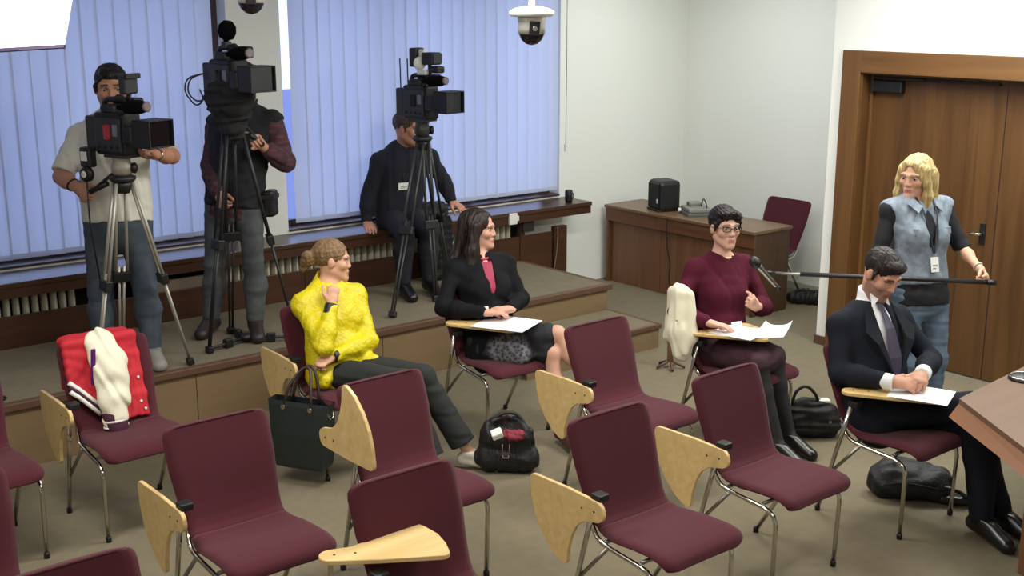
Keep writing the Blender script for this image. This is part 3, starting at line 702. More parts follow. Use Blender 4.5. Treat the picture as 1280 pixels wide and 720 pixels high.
# lapels
for g in (-1, 1):
    mb = MB(); a = j['neck']+S.ur*g*.088+S.fr*.075+S.up*.045; b_ = bot+S.ur*g*.018+S.fr*.008; mid = a*.45+b_*.55+S.ur*g*.075+S.fr*.055; tip = a*.62+b_*.38+S.ur*g*.105+S.fr*.040
    inn = a*.5+b_*.5+S.ur*g*.028+S.fr*.052
    pts = [a, tip, mid, b_, inn]; nn = S.fr*.007
    vs = [S.local(p) for p in pts]+[S.local(p+nn) for p in pts]; n5 = 5
    mb.add(vs, [(0, 1, 2, 3, 4), (9, 8, 7, 6, 5)]+[(i, (i+1) % 5, 5+(i+1) % 5, 5+i) for i in range(5)]); mb.build('lapel', M_suit, S.root)
# trousers
F = S.field(); 
F.cap(j['pel'], j['pel']+S.up*.1, .16, .145, .05, u=S.pr, ratio=.78)
for sd in 'RL': S.leg(F, sd, .010, upto=1.98, e2=.020)
S.cloth('trousers', F, M_suit, 'charcoal suit trousers', (.0012, .2, 5))
S.shoes(mat('black_leather', (22, 21, 22), .3), .008)
# tie
mb = MB(); path = []
for t, w_ in ((0, .016), (.06, .022), (.12, .016), (.35, .030), (.7, .042), (.93, .046), (1.0, .004)):
    a = j['neck']+S.fr*.070*S.sz+S.up*.055; b_ = bot-S.up*.03; p = a*(1-t)+b_*t+S.fr*(.040*math.sin(math.pi*min(t*1.1, 1))+.012); path.append((p, w_))
vs = []
for p, w_ in path:
    for q in (-S.ur*w_, S.fr*.006, S.ur*w_, -S.fr*.006): vs.append(S.local(p+q))
fs = [(i*4+k, i*4+(k+1) % 4, (i+1)*4+(k+1) % 4, (i+1)*4+k) for i in range(len(path)-1) for k in range(4)]
mb.add(vs, fs+[(3, 2, 1, 0)]); mb.build('tie', mat('purple_tie', (44, 36, 66), .5, noise=(60, .5, (62, 50, 74))), S.root)
for g in (-1, 1):   # shirt collar points
    mb = MB(); a = S.H(0, -.01, -.10)+S.ur*g*.052+S.fr*.045; t_ = j['neck']+S.fr*.098+S.ur*g*.060+S.up*.020; c_ = j['neck']+S.fr*.095+S.ur*g*.008+S.up*.062; u_ = S.H(0, .05, -.115)+S.ur*g*.02
    vs = [S.local(p) for p in (a, t_, c_, u_)]; vs += [v+Vector(S.fr)*.006 for v in vs]; mb.add(vs, [(0, 1, 2, 3), (7, 6, 5, 4), (0, 4, 5, 1), (1, 5, 6, 2), (2, 6, 7, 3), (3, 7, 4, 0)]); mb.build('collar', M_shirt, S.root)
for sd in 'RL':   # cuffs
    w_, d, n, t = S.hands[sd]; c = S.J['el'+sd]; ax = unit(S.J['wr'+sd]-c); F = Field(w_-.09, w_+.09, .004); F.cap(w_-ax*.05, w_+ax*.004, .043, .041, .004); F.plane(w_+ax*.008, ax, .003); field_obj("shirt_cuff", F, M_shirt, S.root)
# hair
F = S.field(S.J['head']-.17, S.J['head']+.17, .004)
F.ell(S.H(0, -.018, .046), S.hr, S.hf, S.hu, (.086, .108, .092), .01); F.ell(S.H(0, .05, .088), S.hr, S.hf, S.hu, (.066, .05, .030), .02)
F.ell(S.H(0, .085, -.045), S.hr, S.hf, S.hu, (.088, .072, .108), .012, 's'); F.plane(S.H(0, -.06, -.055), unit(S.hu*-1+S.hf*.25), .01)
for g in (-1, 1): F.ell(S.H(g*.085, .0, -.02), S.hr, S.hf, S.hu, (.022, .022, .034), .008, 's'); F.cap(S.H(g*.076, .022, .02), S.H(g*.074, .024, -.012), .008, .004, .012)
F.ripple(.0016, .022, 11, (1, 1, .3))
field_obj('hair', F, hairmat('dark_hair', (40, 32, 28), (24, 18, 16)), S.root)['label'] = 'short dark brown hair'
# ------------------------------------------------------------------ woman in the burgundy sweater
J = dict(pel=(5.47, 4.70, .55), neck=(5.555, 4.80, 1.085), head=(5.56, 4.785, 1.285), shR=(5.385, 4.85, 1.04), shL=(5.715, 4.755, 1.035), elR=(5.215, 4.84, .80), wrR=(5.245, 4.60, .77), elL=(5.79, 4.63, .775), wrL=(5.585, 4.535, .83),
         hipR=(5.385, 4.69, .55), hipL=(5.56, 4.69, .55), knR=(5.36, 4.31, .565), knL=(5.53, 4.33, .565), anR=(5.39, 4.16, .10), anL=(5.56, 4.21, .10), toR=(5.375, 3.98, .03), toL=(5.545, 4.03, .03))
U = Person('person', 'seated woman in a burgundy sweater and glasses speaking towards the microphone', J, (5.47, 4.54, 0), (-.36, -.93, .04), (.02, .02, 1), 'f', 1.05, 1.02, (204, 160, 140))
F = U.full_body(dict(R=dict(d=(.5, -.75, -.1), n=(0, -.1, -1), curl=(.15, .25, .2)), L=dict(d=(-.70, -.30, .45), n=(-.3, .75, .3), curl=(1.2, 1.4, .9), thumb=(.7, .8))))
U.finish_body(F, lips=(166, 96, 92), brow=(52, 38, 34)); U.eyes()
j = U.J; M_sw = mat('burgundy_knit', (78, 24, 40), .88, noise=(160, .4, (66, 18, 34)), bump=(420, .3), spec=.15)
F = U.field(); U.torso(F, .008)
for sd in 'RL': U.arm(F, sd, .014, upto=1.85 if sd == 'R' else 1.5, e2=.016)
F.cap(j['pel']+U.fp*.02, j['pel']+U.up*.12, .165, .15, .05, u=U.pr, ratio=.85)
F.cap(j['neck']+U.up*.03+U.fr*.02, j['neck']+U.up*.2+U.fr*.05, .066, .12, .008, 's')
U.cloth('sweater', F, M_sw, 'burgundy knit sweater', (.0022, .13, 3))
F = U.field()
F.cap(j['pel']+np.array([0, 0, -.01]), j['pel']+U.up*.08, .168, .155, .05, u=U.pr, ratio=.85)
for sd in 'RL': U.leg(F, sd, .018, upto=.98)
F.cap((j['hipR']+j['hipL'])/2, (j['knR']+j['knL'])/2, .09, .07, .06)
U.cloth('skirt', F, mat('dark_wine_skirt', (52, 22, 34), .85, bump=(400, .2)), 'dark wine skirt', (.002, .12, 4))
F = U.field()
for sd in 'RL': U.leg(F, sd, .003, upto=2.0, e2=.001); U.foot(F, sd, -.002)
U.cloth('tights', F, mat('dark_tights', (34, 32, 38), .7), 'dark tights')
U.shoes(mat('black_leather', (22, 21, 22), .3), .006, low=.0)
# necklace, earrings, glasses
nk = [j['neck']+U.up*.035+U.ur*math.cos(a)*.066+U.fr*(.062*math.sin(a)+.018)-U.up*(.030*max(0, math.sin(a))) for a in [math.pi*k/14-.25 for k in range(18)]]
MB().tube([U.local(p) for p in nk], .0065, 6).build('necklace', mat('cream_beads', (214, 196, 160), .4), U.root)
gl = MB()
for g in (-1, 1):
    gl.tube([U.local(U.H(g*.033+.024*math.cos(a), .098+.004*math.cos(a)*-g, .006+.015*math.sin(a))) for a in [2*math.pi*k/16 for k in range(16)]], .0028, 6, closed=True)
    gl.tube([U.local(U.H(g*.057, .095, .012)), U.local(U.H(g*.076, .05, .012)), U.local(U.H(g*.08, -.01, .008))], .0022, 6)
gl.tube([U.local(U.H(-.009, .104, .010)), U.local(U.H(.009, .104, .010))], .0025, 6); g_ = gl.build('glasses', M_black, U.root); g_['label'] = 'dark rimmed glasses'
F = Field(j['head']-.17, j['head']+.18, .004)
F.ell(U.H(0, -.022, .048), U.hr, U.hf, U.hu, (.088, .106, .094), .01); F.ell(U.H(.012, .055, .092), U.hr, U.hf, U.hu, (.066, .048, .030), .02); F.ell(U.H(-.045, .052, .070), U.hr, U.hf, U.hu, (.036, .036, .034), .02)
F.ell(U.H(0, .095, -.050), U.hr, U.hf, U.hu, (.072, .075, .112), .012, 's'); F.plane(U.H(0, -.06, -.06), unit(U.hu*-1+U.hf*.3), .01)
for g in (-1, 1): F.ell(U.H(g*.088, .008, -.03), U.hr, U.hf, U.hu, (.020, .024, .030), .008, 's'); F.cap(U.H(g*.074, .040, .035), U.H(g*.074, .030, -.005), .014, .008, .012)
F.ripple(.0018, .024, 5, (1, 1, .3)); field_obj('hair', F, hairmat('black_brown_hair', (34, 26, 26), (20, 15, 16)), U.root)['label'] = 'short dark hair'
p = j['pel']+(j['neck']-j['pel'])*.30+U.fr*.145+U.ur*-.02; U.badge(p, unit(U.fr+U.up*.35), .075, .05)
# white cardigan hung over the chair back corner
cr = empty('cardigan', (5.235, 4.87, .52), label='cream white cardigan hung over the backrest corner of the sweater woman\'s chair', cat='cardigan')
F = Field((4.95, 4.55, .40), (5.45, 5.05, 1.05), .006)
for a, b_, r0, r1 in (((5.25, 4.87, .925), (5.155, 4.76, .935), .035, .045), ((5.155, 4.76, .935), (5.12, 4.73, .72), .055, .066), ((5.12, 4.73, .72), (5.105, 4.70, .585), .066, .050), ((5.19, 4.73, .92), (5.165, 4.69, .68), .045, .050), ((5.165, 4.69, .68), (5.14, 4.68, .60), .050, .038), ((5.26, 4.92, .90), (5.255, 4.925, .62), .030, .040)): F.cap(a, b_, r0, r1, .03)
F.ripple(.004, .09, 8, (1, 1, .2)); field_obj('cardigan_body', F, mat('cream_knit', (222, 216, 190), .9, bump=(260, .3), sheen=.2), cr)
MB().lathe([(.009, 0), (.009, .004), (.006, .006)], 10, look(Vector((5.06, 4.69, .80))-cr.location, (-.9, -.4, 0), (0, 0, 1))).build('button', mat('button_cream', (196, 186, 160), .4), cr)
# ------------------------------------------------------------------ woman in the black blazer
J = dict(pel=(4.45, 5.71, .555), neck=(4.525, 5.92, 1.03), head=(4.545, 5.95, 1.225), shR=(4.345, 5.955, .985), shL=(4.71, 5.89, .985), elR=(4.185, 5.85, .785), wrR=(4.345, 5.62, .775), elL=(4.72, 5.73, .785), wrL=(4.50, 5.58, .780),
         hipR=(4.37, 5.70, .55), hipL=(4.54, 5.70, .55), knR=(4.675, 5.33, .645), knL=(4.63, 5.32, .53), anR=(4.80, 5.03, .28), anL=(4.56, 5.14, .11), toL=(4.51, 4.97, .035), toR=(4.78, 4.85, .20))
K_ = Person('person', 'seated woman with long dark hair in a black blazer and lace patterned skirt', J, (4.45, 5.62, 0), (.60, -.76, -.02), (.03, .0, 1), 'f', 1.05, 1.03, (202, 154, 132))
F = K_.full_body(dict(R=dict(d=(.75, -.5, .0), n=(.1, -.1, -1), curl=(.2, .5, .3)), L=dict(d=(-.75, .1, .12), n=(-.1, .05, -1), curl=(.25, .6, .4))))
K_.finish_body(F, lips=(166, 72, 80), brow=(48, 34, 30)); K_.eyes()
P_ = K_; j = P_.J; M_bl = mat('black_blazer', (15, 15, 19), .85, bump=(500, .15), spec=.2)
F = P_.field(); P_.torso(F, .004); F.cap(j['neck']+P_.up*.02+P_.fr*.05, j['neck']+P_.up*.18+P_.fr*.12, .062, .12, .008, 's'); P_.cloth('blouse', F, mat('pink_blouse', (150, 26, 66), .6), 'pink blouse')
F = P_.field(); P_.torso(F, .013)
for sd in 'RL': P_.arm(F, sd, .012, upto=1.9, e2=.013)
F.cap(j['pel']+P_.fp*.02, j['pel']+P_.up*.10, .165, .15, .05, u=P_.pr, ratio=.85)
top = j['neck']+P_.fr*.115+P_.up*.05; bot = j['pel']+(j['neck']-j['pel'])*.45+P_.fr*.15
F.cap(top, bot, .060, .008, .008, 's'); F.cap(j['neck']+P_.up*.05, j['neck']+P_.up*.17+P_.fr*.03, .068, .11, .008, 's')
P_.cloth('blazer', F, M_bl, 'black blazer', (.0022, .13, 6))
F = P_.field(); F.cap(j['pel'], j['pel']+P_.up*.08, .165, .15, .05, u=P_.pr, ratio=.85)
for sd in 'RL': P_.leg(F, sd, .016, upto=.86)
F.cap((j['hipR']+j['hipL'])/2, (j['knR']+j['knL'])/2*.7+(j['hipR']+j['hipL'])/2*.3, .10, .075, .05)
F.cap(j['hipR']+np.array([0, -.02, -.03]), j['hipR']+np.array([.10, -.26, -.035]), .09, .075, .05)
# lace patterned skirt: cell pattern of thread on black cloth
M_lace = bpy.data.materials.new('lace_skirt'); M_lace.use_nodes = True; nt = M_lace.node_tree; b = nt.nodes['Principled BSDF']; b.inputs['Roughness'].default_value = .8
tc = nt.nodes.new('ShaderNodeTexCoord'); vo = nt.nodes.new('ShaderNodeTexVoronoi'); vo.inputs['Scale'].default_value = 46; n2 = nt.nodes.new('ShaderNodeTexNoise'); n2.inputs['Scale'].default_value = 9
rp = nt.nodes.new('ShaderNodeMapRange'); rp.inputs[1].default_value = .15; rp.inputs[2].default_value = .75
sx = nt.nodes.new('ShaderNodeSeparateXYZ'); cc = nt.nodes.new('ShaderNodeVectorMath'); cc.operation = 'DISTANCE'; cc.inputs[1].default_value = (-.10, -.20, .57)
msk = nt.nodes.new('ShaderNodeMapRange'); msk.inputs[1].default_value = .17; msk.inputs[2].default_value = .13; ml = nt.nodes.new('ShaderNodeMath'); ml.operation = 'MULTIPLY'
mx = nt.nodes.new('ShaderNodeMix'); mx.data_type = 'RGBA'; mx.inputs[6].default_value = lin((22, 22, 28)); mx.inputs[7].default_value = lin((124, 124, 132))
nt.links.new(tc.outputs['Object'], vo.inputs['Vector']); nt.links.new(vo.outputs['Distance'], rp.inputs[0]); nt.links.new(tc.outputs['Object'], cc.inputs[0]); nt.links.new(cc.outputs['Value'], msk.inputs[0])
nt.links.new(rp.outputs[0], ml.inputs[0]); nt.links.new(msk.outputs[0], ml.inputs[1]); nt.links.new(ml.outputs[0], mx.inputs[0]); nt.links.new(mx.outputs[2], b.inputs['Base Color'])
P_.cloth('skirt', F, M_lace, 'black skirt with grey lace pattern', (.002, .12, 4))
P_.shoes(mat('brown_leather', (70, 44, 34), .4), .005, low=.0)
nk = [j['neck']+P_.up*.035+P_.ur*math.cos(a)*.060+P_.fr*(.055*math.sin(a)+.022)-P_.up*(.045*max(0, math.sin(a))) for a in [math.pi*k/14-.1 for k in range(16)]]
MB().tube([P_.local(p) for p in nk], .008, 6).build('necklace', mat('pink_beads', (196, 60, 86), .35), P_.root)
F = Field(j['head']+np.array([-.32, -.26, -.52]), j['head']+np.array([.24, .28, .2]), .005)
H = P_.H; hf, hu, hr = P_.hf, P_.hu, P_.hr
F.ell(H(0, -.022, .040), hr, hf, hu, (.090, .110, .098), .01)
F.ell(H(0, .108, -.018), hr, hf, hu, (.066, .078, .128), .012, 's')
for g in (-1, 1):
    F.cap(H(g*.074, .0, .03), H(g*.094, -.015, -.12), .034, .042, .03); F.cap(H(g*.094, -.015, -.12), H(g*.125, -.01, -.26), .044, .048, .03); F.cap(H(g*.125, -.01, -.26), H(g*.14, .03, -.42 if g > 0 else -.32), .048, .022, .03)
F.cap(H(0, -.085, .03), H(.02, -.125, -.24), .078, .10, .03, u=hr, ratio=.5); F.cap(H(.03, -.125, -.22), H(.09, -.12, -.45), .10, .06, .03, u=hr, ratio=.55)
F.ripple(.0022, .035, 4, (1, 1, .08)); field_obj('hair', F, hairmat('long_dark_hair', (42, 30, 26), (22, 16, 14)), P_.root)['label'] = 'long straight dark brown hair'
p = j['pel']+(j['neck']-j['pel'])*.38+P_.fr*.15+P_.ur*.085; P_.badge(p, unit(P_.fr+P_.up*.1+P_.ur*.3), .05, .055)
# ------------------------------------------------------------------ woman in the yellow jacket
J = dict(pel=(3.395, 5.82, .555), neck=(3.435, 5.955, 1.00), head=(3.475, 5.965, 1.165), shR=(3.255, 5.94, .94), shL=(3.60, 5.93, .945), elR=(3.235, 5.68, .745), wrR=(3.345, 5.765, .965), elL=(3.575, 5.75, .705), wrL=(3.275, 5.675, .680),
         hipR=(3.31, 5.80, .55), hipL=(3.48, 5.80, .55), knR=(3.55, 5.36, .56), knL=(3.71, 5.40, .545), anR=(3.60, 5.13, .10), anL=(3.885, 5.20, .10), toL=(3.995, 5.06, .03), toR=(3.66, 4.96, .03))
Y_ = Person('person', 'seated woman in a bright yellow jacket resting her chin on her hand', J, (3.4, 5.75, 0), (.84, -.52, .03), (.10, .0, 1), 'f', 1.02, 1.05, (206, 158, 130))
F = Y_.full_body(dict(R=dict(d=(.30, .25, .92), n=(.4, .75, -.1), curl=(.7, 1.1, .8), thumb=(.2, .3)), L=dict(d=(-.85, -.05, -.25), n=(.0, .35, -.9), curl=(1.0, 1.2, .8), thumb=(.7, .8))))
Y_.finish_body(F, lips=(176, 96, 96), brow=(120, 92, 66)); Y_.eyes((90, 100, 110))
P_ = Y_; j = P_.J
M_yel = bpy.data.materials.new('yellow_quilted'); M_yel.use_nodes = True; nt = M_yel.node_tree; b = nt.nodes['Principled BSDF']; b.inputs['Base Color'].default_value = lin((208, 192, 5)); b.inputs['Roughness'].default_value = .5
tc = nt.nodes.new('ShaderNodeTexCoord'); vo = nt.nodes.new('ShaderNodeTexVoronoi'); vo.inputs['Scale'].default_value = 55; bp = nt.nodes.new('ShaderNodeBump'); bp.inputs['Strength'].default_value = .4; bp.inputs['Distance'].default_value = .008; bp.invert = True
nt.links.new(tc.outputs['Object'], vo.inputs['Vector']); nt.links.new(vo.outputs['Distance'], bp.inputs['Height']); nt.links.new(bp.outputs[0], b.inputs['Normal'])
F = P_.field(); P_.torso(F, .014)
for sd in 'RL': P_.arm(F, sd, .016, upto=1.9, e2=.015)
F.cap(j['pel']+P_.up*.02, j['pel']+P_.up*.12, .17, .16, .05, u=P_.pr, ratio=.9)
F.cap(j['pel']+P_.fp*.05+P_.pr*.09+P_.up*.03, j['pel']+P_.fp*.12+P_.pr*.16-P_.up*.05, .08, .045, .03); F.cap(j['pel']+P_.fp*.05-P_.pr*.09+P_.up*.03, j['pel']+P_.fp*.17-P_.pr*.16-P_.up*.0, .08, .04, .03)
F.cap(j['neck']-P_.up*.01, j['neck']+P_.up*.055, .085, .074, .015)   # stand collar
F.cap(j['neck']+P_.up*.02+P_.fr*.02, j['neck']+P_.up*.18+P_.fr*.05, .058, .085, .006, 's')
F.cap(j['neck']+P_.fr*.12+P_.up*.06, j['neck']+P_.fr*.13-P_.up*.06, .045, .01, .006, 's')
P_.cloth('yellow_jacket', F, M_yel, 'bright yellow quilted jacket', (.002, .10, 6))
for sd in 'RL':
    w_, d, n, t = P_.hands[sd]; ax = unit(w_-j['el'+sd]); F = Field(w_-.09, w_+.09, .004); F.cap(w_-ax*.06, w_-ax*.006, .041, .039, .004); F.plane(w_-ax*.004, ax, .003); field_obj('cuff', F, M_black, P_.root)['label'] = 'black cuff'
M_dtr = mat('dark_trousers', (30, 33, 32), .85, bump=(400, .15))
F = P_.field(); F.cap(j['pel'], j['pel']+P_.up*.09, .16, .14, .05, u=P_.pr, ratio=.8)
for sd in 'RL':
    P_.leg(F, sd, .010, upto=1.0); a, c = j['kn'+sd], j['an'+sd]; F.cap(a, a+(c-a)*.86, .066, .076, .03)
for sd in 'RL': a, c = j['kn'+sd], j['an'+sd]; ax = unit(c-a); F.plane(a+(c-a)*.88, ax, .006, np.minimum(a, c)-.12, np.maximum(a, c)+np.array([.14, .14, .14]) if False else np.array([max(a[0], c[0])+.10, max(a[1], c[1])+.10, c[2]+.16]))
P_.cloth('trousers', F, M_dtr, 'dark wide trousers', (.002, .13, 5))
P_.shoes(mat('pale_flats', (206, 200, 186), .45), .005, low=.0)
F = Field(j['head']-np.array([.26, .2, .2]), j['head']+.2, .004); H = P_.H; hf, hu, hr = P_.hf, P_.hu, P_.hr
F.ell(H(0, -.020, .040), hr, hf, hu, (.083, .104, .092), .01); F.ell(H(0, .100, -.035), hr, hf, hu, (.085, .070, .105), .012, 's'); F.plane(H(0, -.06, -.055), unit(hu*-1+hf*.45), .01)
for g in (-1, 1): F.ell(H(g*.085, .0, -.012), hr, hf, hu, (.022, .022, .034), .008, 's')
F.cap(H(0, -.10, .0), H(0, -.135, -.005), .030, .038, .02); F.cap(H(.01, -.14, .02), H(-.01, -.155, -.03), .034, .030, .02); F.cap(H(0, -.14, -.03), H(.005, -.16, -.075), .016, .006, .01)
F.ripple(.0016, .022, 9, (1, 1, .4)); field_obj('hair', F, hairmat('light_brown_hair', (134, 108, 76), (104, 80, 54)), P_.root)['label'] = 'light brown hair tied in a bun'
# ------------------------------------------------------------------ blonde woman with the boom pole
J = dict(pel=(6.40, 3.93, .93), neck=(6.455, 4.04, 1.445), head=(6.44, 4.05, 1.605), shR=(6.285, 4.105, 1.405), shL=(6.64, 3.975, 1.405), elR=(6.18, 4.10, 1.125), wrR=(6.075, 4.03, 1.04), elL=(6.67, 3.84, 1.17), wrL=(6.575, 3.655, 1.08),
         hipR=(6.31, 3.96, .90), hipL=(6.49, 3.90, .90), knR=(6.27, 3.90, .49), knL=(6.48, 3.83, .49), anR=(6.26, 3.94, .10), anL=(6.48, 3.86, .10), toR=(6.17, 3.77, .035), toL=(6.40, 3.68, .035))
W_ = Person('person', 'standing blonde woman in a denim vest holding a boom pole before the door', J, (6.38, 3.92, 0), (-.97, -.12, -.24), (-.12, -.03, 1), 'f', 1.05, 1.03, (206, 158, 132))
BOOM = unit(np.array((6.52, 3.61, 1.035))-np.array((5.46, 4.56, 1.07)))
F = W_.full_body(dict(R=dict(d=(-.55, -.45, -.1), n=(.2, .3, -.9), curl=(1.1, 1.3, .8), thumb=(.7, .8)), L=dict(d=(-.35, -.75, -.5), n=(-.8, .3, -.3), curl=(1.1, 1.2, .8), thumb=(.7, .8))))
W_.finish_body(F, lips=(170, 92, 92), brow=(120, 92, 66)); W_.eyes((80, 96, 110))
P_ = W_; j = P_.J; M_tee = mat('black_tee', (20, 20, 25), .9)
F = P_.field(); P_.torso(F, .006)
for sd in 'RL': P_.arm(F, sd, .012, upto=1.06 if sd == 'L' else 1.1)
F.cap(j['pel']-P_.up*.10, j['pel']+P_.up*.1, .158, .14, .05, u=P_.pr, ratio=.72); F.plane(j['pel']-P_.up*.10, -P_.up, .006); F.cap(j['neck']+P_.up*.02+P_.fr*.03, j['neck']+P_.up*.18+P_.fr*.08, .058, .12, .008, 's')
c = j['elL']; ax = unit(j['elL']-j['shL']); F.plane(c+ax*.01, ax, .004, c-.10, c+.10)
P_.cloth('t_shirt', F, M_tee, 'black t-shirt', (.0018, .12, 6))
M_den = mat('denim', (130, 141, 152), .85, noise=(26, .8, (98, 110, 124)), bump=(300, .3)); 
F = P_.field(); P_.torso(F, .020)
for sd in 'RL': c = j['sh'+sd]; F.cap(c+P_.ur*(.02 if sd == 'R' else -.02)-P_.up*.02, c+P_.ur*(.2 if sd == 'R' else -.2)-P_.up*.10, .066, .14, .008, 's')
F.cap(j['neck']+P_.up*.02+P_.fr*.03, j['neck']+P_.up*.18+P_.fr*.08, .068, .12, .008, 's')
F.cap(j['neck']+P_.fr*.13+P_.up*.02, j['pel']+P_.fr*.17+P_.up*.03, .034, .034, .008, 's')   # open front
F.plane(j['pel']+P_.up*.03, -P_.up, .006)
P_.cloth('denim_vest', F, M_den, 'light blue denim vest', (.0015, .1, 6))
for g in (-1, 1):   # collar flaps and chest pockets
    a = j['neck']+P_.ur*g*.07+P_.fr*.055+P_.up*.03; q = [a, j['neck']+P_.ur*g*.125+P_.fr*.080-P_.up*.01, j['neck']+P_.ur*g*.085+P_.fr*.125-P_.up*.07, j['neck']+P_.ur*g*.05+P_.fr*.115-P_.up*.03]
    vs = [P_.local(v) for v in q]; vs += [v+Vector(P_.fr)*.008 for v in vs]; MB().add(vs, [(0, 1, 2, 3), (7, 6, 5, 4), (0, 4, 5, 1), (1, 5, 6, 2), (2, 6, 7, 3), (3, 7, 4, 0)]).build('collar', M_den, P_.root)
    M = axes(P_.local(j['pel']+(j['neck']-j['pel'])*.66+P_.ur*g*.085+P_.fr*.136), P_.ur, P_.up, np.cross(P_.ur, P_.up)); pk = MB().box(-.045, .045, -.025, .02, -.012, .012, .004, M).build('pocket_flap', M_den, P_.root)
    MB().lathe([(.007, -.014), (.007, .014)], 10, M @ Matrix.Translation((0, -.012, 0))).build('metal_button', M_chrome, pk)
M = axes(P_.local(j['pel']+(j['neck']-j['pel'])*.56-P_.ur*.105+P_.fr*.128), P_.ur, P_.up, np.cross(P_.ur, P_.up)); MB().lathe([(.014, -.012), (.014, .014)], 14, M).build('pin', mat('red_pin', (190, 70, 84), .4), P_.root)
M_jean = mat('light_jeans', (104, 124, 146), .85, noise=(18, .8, (82, 100, 122)), bump=(300, .25))
F = P_.field(); F.cap(j['pel']-P_.up*.04, j['pel']+P_.up*.03, .158, .145, .05, u=P_.pr, ratio=.8)
for sd in 'RL': P_.leg(F, sd, .006, upto=1.97, e2=.012)
P_.cloth('jeans', F, M_jean, 'light blue jeans', (.0018, .1, 5)); P_.shoes(mat('black_leather', (22, 21, 22), .3), .008)
F = Field(j['head']-np.array([.22, .22, .34]), j['head']+.2, .004); H = P_.H; hf, hu, hr = P_.hf, P_.hu, P_.hr
F.ell(H(0, -.022, .040), hr, hf, hu, (.092, .110, .098), .01); F.ell(H(0, .112, -.018), hr, hf, hu, (.062, .072, .128), .012, 's')
for g in (-1, 1): F.cap(H(g*.070, .022, .05), H(g*.086, .022, -.10), .024, .028, .03); F.cap(H(g*.086, .028, -.10), H(g*.088, .045, -.20), .028, .018, .02); F.cap(H(g*.06, -.06, .0), H(g*.075, -.055, -.18), .05, .035, .03)
F.cap(H(0, -.08, .03), H(0, -.085, -.17), .07, .07, .03, u=hr, ratio=.5)
F.cap(H(.012, .02, .150), H(.012, .095, .085), .006, .010, .02, 's')   # parting
F.cap(H(.03, .055, .085), H(.075, .040, -.02), .022, .020, .02); F.cap(H(-.02, .055, .085), H(-.072, .040, -.02), .022, .018, .02)
F.ripple(.0018, .03, 9, (1, 1, .06)); field_obj('hair', F, hairmat('blonde_hair', (200, 178, 126), (150, 126, 80)), P_.root)['label'] = 'shoulder length blonde hair'
c0 = j['pel']+(j['neck']-j['pel'])*.36+P_.fr*.150+P_.ur*.005
P_.badge(c0, unit(P_.fr), .055, .09, [j['neck']+P_.ur*.055+P_.up*.03+P_.fr*.07, j['neck']+P_.ur*.045+P_.fr*.14-P_.up*.08, c0+P_.fr*.004, j['neck']-P_.ur*.045+P_.fr*.14-P_.up*.08, j['neck']-P_.ur*.055+P_.up*.03+P_.fr*.07])
w_, d, n, t = P_.hands['L']; MB().tube([P_.local(w_-d*.02+(t*math.cos(a)+n*math.sin(a)*.8)*.031) for a in [2*math.pi*k/16 for k in range(16)]], .006, 6, closed=True).build('bracelet', mat('pale_bracelet', (200, 186, 170), .4), P_.root)
# ------------------------------------------------------------------ cameraman in the white polo shirt
J = dict(pel=(2.72, 7.30, 1.33), neck=(2.755, 7.38, 1.905), head=(2.75, 7.32, 2.125), shR=(2.60, 7.505, 1.815), shL=(2.935, 7.29, 1.825), elR=(2.43, 7.42, 1.59), wrR=(2.455, 7.215, 1.545), elL=(3.01, 7.08, 1.705), wrL=(2.83, 6.925, 1.745),
         hipR=(2.635, 7.355, 1.30), hipL=(2.805, 7.255, 1.30), knR=(2.57, 7.29, .88), knL=(2.80, 7.14, .88), anR=(2.54, 7.25, .50), anL=(2.79, 7.08, .50), toR=(2.46, 7.06, .435), toL=(2.76, 6.90, .435))
P_ = Person('person', 'cameraman in a white polo shirt and jeans operating the camera on the silver tripod', J, (2.70, 7.18, .4), (-.36, -.90, -.22), (-.06, -.12, 1), 'm', 1.16, 1.06, (182, 132, 106))
F = P_.full_body(dict(R=dict(d=(.1, -.75, -.35), n=(.9, .2, -.1), curl=(1.1, 1.3, .8), thumb=(.7, .8)), L=dict(d=(-.78, -.45, .10), n=(.25, -.3, .8), curl=(.25, .4, .3), thumb=(.4, .4))))
P_.finish_body(F, stubble=.25, brow=(40, 30, 26)); P_.eyes(); j = P_.J
F = P_.field(); P_.torso(F, .012); F.ell(j['pel']+(j['neck']-j['pel'])*.26+P_.fr*.06, P_.ur, P_.fr, P_.up, (.165, .13, .16), .05)
for sd in 'RL': P_.arm(F, sd, .022, upto=.86)
F.cap(j['pel']-P_.up*.02, j['pel']+P_.up*.1, .198, .195, .05, u=P_.pr, ratio=.8)
for sd in 'RL': a, c = j['sh'+sd], j['el'+sd]; ax = unit(c-a); F.plane(a+(c-a)*.90, ax, .004, c-.13, c+.13)
F.plane(j['pel']-P_.up*.035, -P_.up, .006); F.cap(j['neck']+P_.up*.045+P_.fr*.02, j['neck']+P_.up*.2+P_.fr*.05, .070, .12, .006, 's')
M_polo = mat('cream_polo', (220, 218, 206), .85, bump=(500, .2)); P_.cloth('polo_shirt', F, M_polo, 'off-white polo shirt', (.003, .11, 3))
F = Field(j['neck']-.14, j['neck']+.16, .005); F.cap(j['neck']+P_.up*.0, j['neck']+P_.up*.06, .092, .078, .01); F.cap(j['neck']-P_.up*.02, j['neck']+P_.up*.18, .070, .070, .004, 's'); F.cap(j['neck']+P_.fr*.10+P_.up*.06, j['neck']+P_.fr*.10-P_.up*.03, .025, .02, .004, 's'); field_obj('collar', F, M_polo, P_.root)
M_gj = mat('blue_grey_jeans', (72, 82, 92), .85, noise=(14, .8, (56, 64, 74)), bump=(320, .3))
F = P_.field(); F.cap(j['pel']-P_.up*.05, j['pel']+P_.up*.02, .192, .188, .05, u=P_.pr, ratio=.80)
for sd in 'RL': P_.leg(F, sd, .004, upto=1.95, e2=.014)
